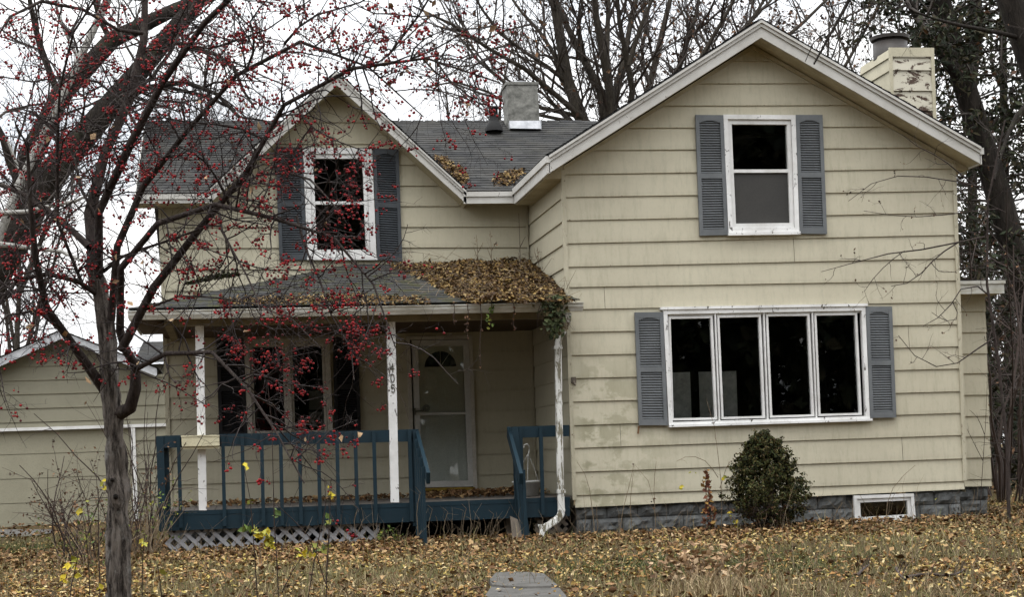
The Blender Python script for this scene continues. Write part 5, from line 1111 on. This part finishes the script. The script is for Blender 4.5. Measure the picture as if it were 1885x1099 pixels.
st = [([(2250, 1150), (2230, 700), (2200, 300), (2150, -50), (2050, -260), (1900, -330), (1750, -250), (1620, -120), (1569, 0), (1550, 32), (1519, 59), (1516, 91), (1498, 118)], 60, 3.5, 0, 0), ([(1519, 62), (1500, 75), (1482, 113)], 3, 1.5, 0, 0),
      ([(1750, -250), (1600, -130), (1520, -40), (1489, 0), (1528, 27), (1580, 42), (1628, 57)], 7, 2.5, 0, .3)]
bare('street_tree', 'dark branch dipping into view before the big gable peak', st, 12.5, M['darkbark'], .5, .3, .004, 1, kw2, None, bx=(2250, 1150), n=8, t0=.7)

# ---------------------------------------------------------------- trees across the street (mirrored in the windows; cedars massed to block low sky)
pt = None
for i, x in enumerate((-19, -12.5, -6, .5, 7, 13.5, 20, 27)):
    y = -9-3*(i % 2); h = 19+2*math.sin(i*2.3)
    if pt is None:
        T = thing('cedar_tree', (x, y, -.2), 'dark cedar across the street, first of its row', 'tree', 'cedars across the street'); pt = T
        tag(T); n = 26000; zz = R_.uniform(.02, 1, n)**.8; rad = 4.9*(1-zz)**.42*R_.uniform(.35, 1, n)**.5; an = R_.uniform(0, 6.28, n)
        P = np.stack([x+rad*np.cos(an), y+rad*np.sin(an), zz*16], 1); fastmesh('crown', *leaves(P, .46, tilt=1.2), M['needle'], T)
        fastmesh('trunk', *tubes([([np.array([x, y, -.3]), np.array([x, y, 5]), np.array([x, y, 15])], [.3, .22, .05])], 8), M['darkbark'], T)
    else:
        T = pt.copy(); C.objects.link(T); T.location = (x, y, -.2); T.rotation_euler = (0, 0, i*1.1); T.scale = (1, 1, h/16)
        T['label'] = 'dark cedar across the street, %s of its row' % ('second', 'third', 'fourth', 'fifth', 'sixth', 'seventh', 'last')[i-1]
        for c in pt.children: d = c.copy(); C.objects.link(d); d.parent = T; d.matrix_parent_inverse = c.matrix_parent_inverse.copy()

for x, y, h, l in ((3.5, -5, 14, 'bare tree across the street before the middle cedars'), (11, -4.5, 13, 'bare tree across the street before the right-hand cedars')):
    T = thing('bare_tree', (x, y, -.2), l, 'tree'); trunk, tips, out = [], [], []; grow(np.array([x, y, -.3]), np.array([.05, 0, 1]), h*.7, .2, 0, trunk, [], k=8, wob=.06)
    for j in range(12): grow(trunk[0][0][R_.integers(2, 8)], np.array([R_.normal()*.6, R_.normal()*.6, .8]), h*.4, .08, 2, out, tips, k=7, wob=.15, kids=(6, 4), ratio=.5, spread=.7)
    fastmesh('trunk', *tubes([(p, r) for p, r, _ in trunk], 8), M['graybark'], T, True); mesh_of(out, 'crown', M['graybark'], T, 3)

# ---------------------------------------------------------------- dwarf evergreen by the big wall
EYY = 20.55; eb = at(1418, 985, EYY); T = thing('dwarf_evergreen', (eb.x, EYY, gz(eb.x, EYY)), 'dense egg-shaped dark green evergreen shrub below the wide window', 'shrub')
prof = [(802, 0), (812, 20), (830, 38), (850, 50), (870, 58), (895, 68), (915, 76), (935, 70), (950, 52), (962, 36)]
cxm = [(802, 1405), (870, 1407), (915, 1416), (962, 1418)]
P, Nn = [], []
for i in range(1050):
    y = R_.uniform(802, 962); hw = np.interp(y, [a for a, _ in prof], [b for _, b in prof]); x0 = np.interp(y, [a for a, _ in cxm], [b for _, b in cxm])
    an = R_.uniform(0, 6.28); lump = 1+.12*math.sin(an*5+y*.09)+.08*math.sin(an*3-y*.14+2); q = (R_.uniform(.55, 1.04) if R_.uniform() < .85 else R_.uniform(.0, .6))*lump
    if y > 925 and R_.uniform() < .55: continue
    c = at(x0, y, EYY); rm = hw*EYY/FPX*q; cc = np.array((c.x+rm*math.cos(an), EYY+rm*.9*math.sin(an), c.z)); nd = np.array((math.cos(an), math.sin(an), .7)); nd /= np.linalg.norm(nd); ln_ = R_.uniform(.03, .09)*(1.7 if R_.uniform() < .1 else 1)
    for k in range(24): t = R_.uniform(-.7, 1); P.append(cc+nd*ln_*t+R_.normal(size=3)*.02*(1.2-t*.6)); Nn.append(nd+np.array([0, 0, .3]))
fastmesh('foliage', *leaves(P, .034, np.array(Nn), tilt=.7, aspect=.5, fold=.5), M['arbor'], T)
P = [np.array((eb.x+R_.normal()*.2, EYY+R_.normal()*.2, gz(eb.x, EYY)+R_.uniform(.05, .35))) for _ in range(260)]; fastmesh('dead_foliage', *leaves(P, .04, tilt=1), M['drybrown'], T)
out, tips = [], []
for i in range(16): grow(np.array([eb.x+R_.normal()*.05, EYY+R_.normal()*.05, gz(eb.x, EYY)-.02]), np.array([R_.normal()*.6, R_.normal()*.4-.2, 1.]), .6, .011, 2, out, tips, wob=.2, kids=(5, 3))
mesh_of(out, 'stems', M['darkstem'], T)

# ---------------------------------------------------------------- shrubs by the porch and garage
shrub('bare_shrub', 'dark-leaved bare shrub between the berry tree and the garage door', 175, 975, 20, 1.4, 1.35, 24, M['darkstem'], M['drybrown'], .5, .036, .011, 2, 'shrubs left of the porch')
shrub('bare_shrub', 'tall thin-stemmed shrub beside the left end of the blue porch', 262, 975, 21.8, 2.3, .5, 14, M['darkstem'], M['greenleaf'], .05, .045, .011, 1, 'shrubs left of the porch')
shrub('green_shrub', 'low olive-green shrub at the foot of the porch corner', 268, 975, 21.2, .95, .5, 26, M['tanstem'], M['greenleaf'], .5, .04, .006, 1, 'shrubs left of the porch')
shrub('green_shrub', 'low green weedy shrub behind the berry tree trunk', 165, 985, 18.5, .7, .75, 26, M['tanstem'], M['greenleaf'], .35, .045, .005, 1, 'shrubs left of the porch')
shrub('green_shrub', 'small green weed clump below the porch beside the stair rail', 722, 1000, 21., .3, .35, 12, M['tanstem'], M['greenleaf'], .5, .04, .004, 1)
def sapling(label, stems, Y, leafpts, lm='yellowleaf', ls=.055, m_='darkstem', grp='yellow-leaved saplings in the front yard', name='sapling', tw=.5):
    b = at(*stems[0][0], Y); T = thing(name, (b.x, Y, gz(b.x, Y)), label, 'sapling' if name == 'sapling' else 'plant', grp); out, tips, L0 = [], [], []
    for s in stems:
        Q, rs = traced(s, 2.6*12.8/Y, 1.2*12.8/Y, Y, Y-.1, .3); L0.append((Q, rs))
        if tw: shoots((Q, rs), .16/tw, .16, .0018, 0, out, tips, .3, wob=.2, k=5, lift=.4)
    fastmesh('stems', *tubes(L0, 5), M[m_], T, True)
    if out: mesh_of(out, 'twigs', M[m_], T, 3)
    P = []
    for x, y, sx, sy, n in leafpts: P += [np.array(at(x+R_.uniform(-1, 1)*sx, y+R_.uniform(-1, 1)*sy, Y-R_.uniform(0, .1))) for _ in range(n)]
    if P: fastmesh('leaves', *leaves(P, ls, np.tile([0, -.8, .5], (len(P), 1)), tilt=.7, aspect=.65), M[lm], T)
    return T
sapling('sapling with a bright yellow leaf bunch before the lattice', [[(514, 1140), (511, 1060), (508, 1008), (503, 903), (503, 830), (499, 760), (492, 700)], [(475, 1140), (468, 1008), (461, 925), (450, 863)], [(519, 1092), (535, 1060), (555, 1027)]], 12.6, [(484, 985, 12, 8, 20), (497, 1000, 9, 12, 16), (470, 975, 5, 6, 4)])
sapling('sapling with yellow-green leaves in front of the blue porch railing', [[(560, 1140), (585, 1000), (600, 930), (598, 880)], [(600, 1120), (606, 960), (610, 890)]], 13, [(563, 1020, 16, 7, 14), (607, 905, 5, 14, 5), (448, 862, 5, 7, 4)])
sapling('sapling with a few green leaves in front of the lattice', [[(610, 1100), (590, 1050), (570, 990), (510, 930)], [(600, 1110), (603, 1020), (612, 950)]], 13.6, [(592, 1011, 14, 8, 12), (505, 945, 7, 9, 6), (455, 977, 9, 7, 8), (463, 925, 5, 5, 3), (605, 958, 8, 8, 5)], 'greenleaf')
sapling('sapling with scattered yellow leaves left of the berry tree trunk', [[(167, 1140), (163, 1040), (158, 980), (150, 935)], [(183, 1120), (182, 1000), (181, 900)], [(125, 1130), (135, 1060), (150, 1000)]], 13, [(147, 945, 6, 5, 4), (128, 1038, 12, 10, 8), (118, 1066, 5, 9, 4), (190, 895, 5, 8, 4), (182, 1080, 4, 5, 2), (145, 1060, 5, 5, 3)])
sapling('thin sapling with one yellow leaf right of the berry tree trunk', [[(263, 1120), (262, 1040), (266, 985)], [(300, 1110), (290, 1040)]], 13.4, [(300, 1052, 4, 4, 2), (265, 1000, 6, 8, 4)])
# weeds along the big wall
wd = 'dry weeds against the big wall'
sapling('bent dry weed nearest the porch corner by the big wall', [[(1095, 985), (1085, 900), (1075, 870), (1062, 850)], [(1100, 985), (1098, 930)]], 20.9, [(1091, 878, 2, 3, 2)], 'drybrown', .03, 'tanstem', wd, 'weed', .5)
sapling('arching dry weed with seed heads below the mildewed boards', [[(1140, 985), (1150, 920), (1163, 880), (1165, 857), (1178, 855), (1195, 890), (1205, 930)], [(1208, 985), (1204, 900), (1208, 850)], [(1165, 985), (1160, 930), (1166, 870)]], 20.9, [(1202, 925, 4, 12, 8), (1165, 858, 3, 3, 3)], 'drybrown', .035, 'tanstem', wd, 'weed', .6)
sapling('tall thin weed rising up to the wide window', [[(1328, 990), (1328, 900), (1322, 840), (1316, 790), (1300, 735)], [(1322, 880), (1300, 850), (1270, 840), (1245, 850)], [(1325, 900), (1340, 855), (1355, 845)]], 20.8, [(1275, 868, 5, 4, 2), (1255, 895, 6, 6, 3), (1333, 880, 4, 6, 4)], 'yellowleaf', .06, 'tanstem', wd, 'weed', .5)
sapling('arched thin weed right of the dwarf evergreen', [[(1630, 985), (1633, 930), (1650, 890), (1685, 857)], [(1545, 990), (1537, 950), (1552, 925)]], 20.9, [(1722, 921, 5, 3, 2)], 'yellowleaf', .05, 'tanstem', wd, 'weed', .4)
sapling('straight dark sapling in front of the recessed right wall', [[(1803, 985), (1806, 900), (1813, 800), (1817, 720), (1818, 660)], [(1810, 850), (1795, 820), (1780, 790)], [(1812, 800), (1800, 770), (1785, 755)]], 21.6, [], 'drybrown', .04, 'darkstem', None, 'sapling', .6)
sapling('red-leaved vine climbing a short stake left of the dwarf evergreen', [[(1305, 990), (1302, 940), (1299, 900), (1300, 862)], [(1310, 990), (1306, 930), (1303, 880)]], 20.7, [(1300, 880, 7, 14, 26), (1303, 915, 7, 20, 34), (1304, 955, 12, 22, 60)], 'redleaf', .06, 'darkstem', None, 'vine', .5)
sapling('small vine with two yellow leaves beside the dwarf evergreen', [[(1352, 990), (1345, 960), (1340, 940)]], 20.6, [(1354, 965, 5, 5, 5), (1344, 948, 5, 6, 4)], 'yellowleaf', .05, 'tanstem', None, 'weed', .5)
for k, (x, y0, y1, l) in enumerate(((792, 1000, 930, 'first thin dry weed beside the left stair rail'), (855, 1005, 928, 'tallest curled dry weed in front of the dark gap under the porch'), (820, 1005, 935, 'thin dry weed in front of the dark gap, next to the left stair rail'), (905, 1005, 940, 'dry weed near the right stair rail under the porch'), (880, 1005, 960, 'short bent dry weed in the middle of the dark gap'), (770, 985, 897, 'pale dry vine climbing the left stair rail post'), (655, 985, 930, 'dry weed before the blue beam left of the second porch post'))):
    sapling(l, [[(x, y0), (x-3, (y0+y1)/2), (x+4, y1+6), (x-5, y1)], [(x+2, y0), (x+14, y0-30), (x+10, y0-50)]], 20.9-.1*(k % 3), [], 'drybrown', .03, 'tanstem', 'dry weeds in front of the porch', 'weed', .8)
# tan dry clump in the foreground
T = shrub('dry_plant', 'pale tan clump of dry leaves at the bottom of the lawn', 1310, 1090, 12.7, .46, .55, 34, M['tanstem'], M['tanleaf'], .7, .06, .003, 1, cat='plant')
shrub('dry_plant', 'small pale dry clump beside the larger one on the lawn', 1255, 1085, 13.0, .32, .35, 20, M['tanstem'], M['tanleaf'], .7, .05, .003, 1, cat='plant')
sapling('single long pale grass stalk at the lower right of the lawn', [[(1800, 1110), (1802, 1070), (1795, 1020), (1780, 990), (1772, 960)], [(1785, 1000), (1778, 985)]], 13, [], 'tanleaf', .04, 'tanstem', None, 'weed', 0)
for k, (pts, l) in enumerate((([(1670, 1076), (1690, 1072), (1710, 1070), (1735, 1072), (1760, 1070), (1775, 1062)], 'longest dark fallen stick at the lower right of the lawn'), ([(1578, 1072), (1590, 1062), (1600, 1052)], 'short dark stick left of the longest one on the lawn'), ([(1650, 1058), (1656, 1070), (1668, 1080)], 'bent dark stick between the other two on the lawn'))):
    G3 = [gpt(*p) for p in pts]; G3 = [np.array(v+Vector((0, 0, .045+.02*random.random()))) for v in G3]; Q = resample(G3, 10); tw_ = [([np.array(Q[j]), np.array(Q[j])+np.array([.03, .02, .06]), np.array(Q[j])+np.array([.05, .0, .1])], [.005, .004, .003]) for j in (3, 5, 7)]
    mb_ = [(Q, [.014-.0008*i for i in range(10)])]; o = fastmesh('fallen_stick', *tubes(mb_+tw_, 6), M['darkstem'], None, True); tag(o, l, 'stick', 'fallen sticks on the lawn')

# ---------------------------------------------------------------- leaves on the roofs and porch
def inpoly(x, y, poly):
    c = False; j = len(poly)-1
    for i in range(len(poly)):
        if (poly[i][1] > y) != (poly[j][1] > y) and x < (poly[j][0]-poly[i][0])*(y-poly[i][1])/(poly[j][1]-poly[i][1]+1e-9)+poly[i][0]: c = not c
        j = i
    return c
def on_plane(px, py, P0, n):
    d = at(px, py, 10.)-Vector((0, 0, EYE)); t = (P0-Vector((0, 0, EYE))).dot(n)/d.dot(n); return Vector((0, 0, EYE))+d*t
def pile(poly, P0, n, cnt, size, m_, name, label, depth=.09, edge=18, und=True):
    xs_ = [p[0] for p in poly]; ys_ = [p[1] for p in poly]; P = []
    while len(P) < cnt:
        x, y = R_.uniform(min(xs_), max(xs_)), R_.uniform(min(ys_), max(ys_)); 
        if not inpoly(x+R_.normal()*3, y+R_.normal()*2, poly): continue
        q = on_plane(x, y, P0, n); e = min([1.]+[math.hypot(x-px_, (y-py_)*2)/edge for px_, py_ in poly]); P.append(np.array(q+n*(.01+depth*R_.uniform(0, 1)*e*(.7+.3*math.sin(q.x*5)*math.cos(q.y*7)))))
    o = fastmesh(name, *leaves(P, size, np.tile(np.array(n), (len(P), 1)), tilt=.55), m_); return tag(o, label, 'leaf pile', None, 'stuff')
pn = Vector((0, -(wz-ez_), YL-YE)).normalized(); P0 = Vector((2, YE, ez_))
pile([(715, 492), (760, 489), (820, 486), (900, 480), (975, 476), (990, 490), (1010, 505), (1030, 530), (1040, 552), (1058, 557), (960, 560), (870, 560), (830, 545), (800, 527), (770, 512)], P0, pn, 13000, .052, M['roofleaf'], 'roof_leaves', 'thick golden brown drift of leaves on the right half of the porch roof', .085, 30)
L2 = []
for _ in range(150):
    x, y = R_.uniform(730, 1050), R_.uniform(482, 562)
    q = np.array(on_plane(x, y, P0, pn))+np.array(pn)*R_.uniform(.05, .1); a = R_.normal(size=3)*.16; a[2] = abs(a[2])*.4; b_ = R_.normal(size=3)*.07; L2.append(([q, q+a*.4+b_*.5, q+a*.8+b_, q+a*1.2], [.0035, .003, .0025, .0015]))
tag(fastmesh('vine_tangle', *tubes(L2, 3), M['tanstem']), 'tangle of dry vine stems over the leaf drift on the porch roof', 'vines', None, 'stuff')
pile([(400, 556), (470, 550), (540, 548), (640, 545), (700, 546), (780, 550), (800, 562), (400, 564)], P0, pn, 1500, .042, M['roofleaf'], 'roof_leaves', 'thin line of leaves and moss along the porch gutter', .05)
rn = Vector((0, -(rz-evz), RY-YV)).normalized(); P1 = Vector((3, YV, evz))
pile([(797, 287), (812, 288), (862, 325), (858, 343), (845, 338), (818, 312)], P1, rn, 700, .05, M['roofleaf'], 'roof_leaves', 'leaves caught in the roof valley beside the small gable', .07)
pile([(906, 335), (925, 322), (962, 312), (968, 318), (940, 345), (915, 345)], P1, rn, 520, .05, M['roofleaf'], 'roof_leaves', 'leaves caught in the roof valley beside the big gable', .07)
n = 900; P = np.stack([R_.uniform(dx0+.1, WX0-.1, n), YL-.05-abs(R_.normal(size=n))*.55, FZ+.01+R_.uniform(0, .06, n)], 1); P = P[(P[:, 1] > YR+.1)]; P[:, 2] += np.where(P[:, 0] > 2.8, .02, 0)
tag(fastmesh('porch_leaves', *leaves(P, .07), M['litterbrown']), 'brown leaves scattered over the porch floor', 'leaf pile', None, 'stuff')
P = np.stack([R_.uniform(2.6, WX0-.1, 500), R_.uniform(YL-1.4, YL-.05, 500), FZ+.01+R_.uniform(0, .07, 500)], 1)
tag(fastmesh('porch_leaves', *leaves(P, .075), M['litterbrown']), 'drift of brown leaves before the front door', 'leaf pile', None, 'stuff')
# ivy over the downspout, hanging vines, weeds on the roof
T = thing('ivy_vine', tuple(at(1020, 560, YE-.05)), 'clump of green ivy hanging from the gutter over the downspout', 'vine'); P = []
for i in range(420):
    y = R_.uniform(0, 1); x = 1020+R_.normal()*(11+5*math.sin(y*3))*(1-.55*y); P.append(np.array(at(x, 545+y*78, YE-.1+R_.uniform(-.06, .08))))
fastmesh('leaves', *leaves(P, .062, np.tile([0, -1., .3], (len(P), 1)), tilt=.6), M['ivy'], T)
out, tips = [], []
for i in range(12): grow(np.array(at(1020+R_.normal()*10, 556, YE-.06)), np.array([R_.normal()*.3, -.1, -1]), .45, .005, 1, out, tips, wob=.2, kids=(3, 2))
mesh_of(out, 'stems', M['darkstem'], T, 3)
def hang(x, y0, y1, n, lm, label, ls=.035, sx=5, name='hanging_vine'):
    T = thing(name, tuple(at(x, y0, YE-.03)), label, 'vine', 'dead vines hanging from the gutter'); Q, rs = traced([(x, y0), (x+2, (y0*2+y1)/3), (x-1, (y0+2*y1)/3), (x+1, y1)], 1.6, 1, YE-.04, YE-.04, .6, 2); out = [(Q, rs)]; tips = []
    o2 = []; shoots((Q, rs), .06, .10, .002, 0, o2, tips, 0, wob=.25, grav=-.15, k=4, lift=-.6); fastmesh('stems', *tubes(out, 4), M['darkstem'], T); mesh_of(o2, 'twigs', M['darkstem'], T, 3)
    P = [Q[R_.integers(0, len(Q))]+R_.normal(size=3)*np.array([.012, .01, .012])*sx/5 for _ in range(n)]; fastmesh('leaves', *leaves(P, ls, np.tile([0, -1., .2], (n, 1)), tilt=.6), M[lm], T)
hang(884, 560, 676, 26, 'drybrown', 'longest dead vine dangling in front of the door side wall', .025, 4); hang(860, 560, 620, 24, 'drybrown', 'short dead vine left of the longest dangling one', .03)
hang(903, 552, 598, 22, 'greenleaf', 'short green-leaved vine under the leaf drift', .055, 10); hang(945, 558, 603, 22, 'drybrown', 'dead vine midway between green vine and ivy', .035); hang(835, 558, 596, 14, 'drybrown', 'leftmost dead vine hanging above the front door', .03)
for k, (x, y0, y1, l) in enumerate(((958, 500, 392, 'tallest bare weed growing from the porch roof leaves'), (905, 482, 425, 'dry weed on the porch roof below the leaf-filled valley'), (880, 482, 432, 'leftmost dry weed on the porch roof'), (1008, 500, 446, 'dry weed on the porch roof against the side wall'), (992, 490, 455, 'short dry weed near the inner wall corner on the porch roof'))):
    sapling(l, [[(x, y0), (x-1, (y0+y1)/2), (x-3, y1)], [(x, (y0+y1)/2+8), (x+9, (y0+y1)/2-10)], [(x, y0-4), (x-8, y0-26)]], 23.2, [(x-2, y1+12, 4, 8, 5), (x+6, (y0+y1)/2-4, 4, 6, 4)] if k else [], 'drybrown', .03, 'darkstem' if k == 0 else 'tanstem', 'weeds growing on the porch roof', 'weed', .9)
P = [on_plane(860+R_.normal()*26, 484-abs(R_.normal())*5, P0, pn)+Vector((0, .0, R_.uniform(0, .06))) for _ in range(200)]
fastmesh('moss_clump', *leaves([np.array(p) for p in P], .05, tilt=1), M['ivy']); tag(bpy.data.objects['moss_clump'], 'dark green clump of moss and leaves where the porch roof meets the wall', 'moss', None, 'stuff')
P = [Vector((0, 0, 0))+at(x, 523-(x-345)*.17-abs(R_.normal())*6*(1-abs(x-395)/60), YL-.5) for x in R_.uniform(342, 440, 700)]
mo = fastmesh('moss_clump', *leaves([np.array(p) for p in P], .05, tilt=1), M['ivy']); tag(mo, 'dark moss patch at the left hip of the porch roof', 'moss', None, 'stuff')

# ---------------------------------------------------------------- lawn litter and grass
def field(n, y0, y1, pw=1.):
    Y = (y0**pw+(y1**pw-y0**pw)*R_.uniform(size=n))**(1/pw); px = R_.uniform(-450, 2450, n); a = px-CX
    X = np.array([at(p, 900, y).x for p, y in zip(px, Y)]); return X, Y
GZ = np.vectorize(gz)
def litter(n, y0, y1, size, m_, name, label, zmax=.035, keep=None, tilt=.45):
    X, Y = field(n, y0, y1, 1.6)
    if keep is not None: k = keep(X, Y); X, Y = X[k], Y[k]
    inside = ((X > dx0+.1) & (Y > YR+np.where(X > WX0-.1, -.02, .25))) & ~(X > bx1); X, Y = X[~inside], Y[~inside]
    # keep the path slabs mostly clear
    d = X*FW.x+Y*FW.y; u = FPX*(X*RT.x+Y*RT.y)/d; v = FPX*(EYE-GZ(X, Y))/d; pxx = CX+u*cr+v*sr; pyy = CY-u*sr+v*cr
    on = (pxx > 905-(pyy-1064)*.1) & (pxx < 1003+(pyy-1064)*1.05) & (pyy > 1066); kk = ~on | (R_.uniform(size=len(X)) < .3); X, Y = X[kk], Y[kk]
    Z = GZ(X, Y)+.008+R_.uniform(0, zmax, len(X)); P = np.stack([X, Y, Z], 1)
    return tag(fastmesh(name, *leaves(P, size, tilt=tilt, fold=.35), m_), label, 'leaf litter', None, 'stuff')
patch = lambda X, Y: (np.sin(X*1.1+.6)*np.cos(Y*.8)+.55*np.sin(X*2.7+Y*1.9)+.3*np.sin(X*6.1-Y*4.3))
litter(84000, 9.5, 26, .042, M['litter'], 'fallen_leaves', 'yellow and brown fallen leaves strewn all over the front lawn', .04, lambda X, Y: R_.uniform(size=len(X)) < np.clip(.62-.55*patch(X, Y), .12, 1))
litter(22000, 17.5, 24, .065, M['litterbrown'], 'fallen_leaves', 'larger brown leaves banked along the foot of the house', .06, lambda X, Y: (R_.uniform(size=len(X)) < np.clip((Y-17.6)/2.8, 0, 1)*.9))
litter(1300, 10, 20, .07, M['litterbrown'], 'fallen_leaves', 'large pinkish-brown leaves lying loose on top of the lawn', .06)
litter(4000, 24, 36, .09, M['litterbrown'], 'fallen_leaves', 'sparse far leaves beside the garage and right thicket', .04)
n = 110000; X, Y = field(n, 9.5, 30, 1.7); k = R_.uniform(size=n) < np.clip(.62+.5*patch(X, Y), .2, 1); inside = ((X > dx0+.1) & (Y > YR+.25)) & ~(X > bx1); k &= ~inside
d = X*FW.x+Y*FW.y; u = FPX*(X*RT.x+Y*RT.y)/d; v = FPX*(EYE-GZ(X, Y))/d; pxx = CX+u*cr+v*sr; pyy = CY-u*sr+v*cr; k &= ~((pxx > 905-(pyy-1064)*.1) & (pxx < 1003+(pyy-1064)*1.05) & (pyy > 1066)); k &= ~((pxx < 110) & (pyy < 990) & (pyy > 975) & (Y > 22))
X, Y = X[k], Y[k]; m_ = len(X); B = np.stack([X, Y, GZ(X, Y)-.01], 1); h = R_.uniform(.035, .12, m_)*np.where(R_.uniform(size=m_) < .04, 2.6, 1); an = R_.uniform(0, 6.28, m_); w_ = R_.uniform(.0018, .0035, m_); ln = R_.normal(size=(m_, 2))*.45*h[:, None]
dx = np.stack([np.cos(an)*w_, np.sin(an)*w_, np.zeros(m_)], 1); mid = B+np.stack([ln[:, 0]*.35, ln[:, 1]*.35, h*.6], 1); tip = B+np.stack([ln[:, 0], ln[:, 1], h*.95], 1)
V = np.stack([B-dx, B+dx, mid+dx*.8, mid-dx*.8, tip], 1).reshape(-1, 3); F = (np.arange(m_)*5)[:, None, None]+np.array([[0, 1, 2], [0, 2, 3], [3, 2, 4]])
tag(fastmesh('lawn_grass', V, F.reshape(-1, 3), M['grass']), 'thin dull grass blades growing up through the fallen leaves', 'grass', None, 'stuff')

# green patch at the lower left
def tufts(cx_, cy_, rx, ry, n, h0, h1, m_, label, name='grass_patch'):
    X = cx_+R_.normal(size=n)*rx; Y = cy_+R_.normal(size=n)*ry; h = R_.uniform(h0, h1, n); B = np.stack([X, Y, GZ(X, Y)-.01], 1); an = R_.uniform(0, 6.28, n); w_ = R_.uniform(.002, .0038, n); ln = R_.normal(size=(n, 2))*.45*h[:, None]
    dx = np.stack([np.cos(an)*w_, np.sin(an)*w_, np.zeros(n)], 1); mid = B+np.stack([ln[:, 0]*.35, ln[:, 1]*.35, h*.6], 1); tip = B+np.stack([ln[:, 0], ln[:, 1], h*.95], 1)
    V = np.stack([B-dx, B+dx, mid+dx*.8, mid-dx*.8, tip], 1).reshape(-1, 3); F = (np.arange(n)*5)[:, None, None]+np.array([[0, 1, 2], [0, 2, 3], [3, 2, 4]])
    tag(fastmesh(name, V, F.reshape(-1, 3), m_), label, 'grass', None, 'stuff')
M['greengrass'] = leafmat('green_grass', [(.05, .075, .022), (.08, .10, .03), (.035, .05, .016), (.12, .13, .045)])
M['tangrass'] = leafmat('tan_grass', [(.34, .26, .15), (.26, .19, .10), (.44, .35, .21), (.2, .14, .08)])
g1 = gpt(20, 1020); tufts(g1.x, g1.y, .9, 1.1, 9000, .04, .12, M['greengrass'], 'patch of short green grass at the lower left edge of the lawn')
g1 = gpt(1270, 1045); tufts(g1.x, g1.y, .8, .9, 6000, .04, .11, M['greengrass'], 'dull green patch of grass before the dwarf evergreen')
g1 = gpt(1320, 1097); tufts(g1.x, g1.y, .22, .2, 500, .08, .24, M['tangrass'], 'shaggy pale tan grass tuft at the bottom of the lawn')
g1 = gpt(1600, 1099); tufts(g1.x, g1.y, .9, .5, 500, .06, .15, M['tangrass'], 'loose tan grass along the bottom right of the lawn')
g1 = gpt(700, 1090); tufts(g1.x, g1.y, .7, .5, 500, .06, .15, M['tangrass'], 'loose tan grass left of the path slab')
# dead stalks standing all over the lawn, thickest by the foundation
def stalks(n, y0, y1, h0, h1, label):
    X, Y = field(n, y0, y1, 1.4); ok = ~(((X > dx0) & (Y > YR-.1)) & ~(X > bx1)) & ~((X > 1.9) & (X < 3.6) & (Y < 13)); X, Y = X[ok], Y[ok]; L2 = []
    for x, y in zip(X, Y):
        h = R_.uniform(h0, h1)*(1 if R_.uniform() < .85 else 1.5); a = R_.normal(size=2)*.3; z = gz(x, y); p0 = np.array([x, y, z-.02]); c = R_.normal(size=2)*.12*h
        L2.append(([p0, p0+np.array([a[0]*h*.3+c[0], a[1]*h*.3, h*.4]), p0+np.array([a[0]*h*.7, a[1]*h*.6+c[1], h*.75]), p0+np.array([a[0]*h*1.1, a[1]*h, h])], [.0026, .0022, .0018, .001]))
    tag(fastmesh('dry_stalks', *tubes(L2, 3), M['tanstem']), label, 'weeds', None, 'stuff')
stalks(1100, 10, 19, .10, .32, 'thin pale dry stalks scattered across the open lawn')
stalks(420, 19.6, 21.4, .12, .5, 'dense dry stalks along the foot of the porch and foundation')
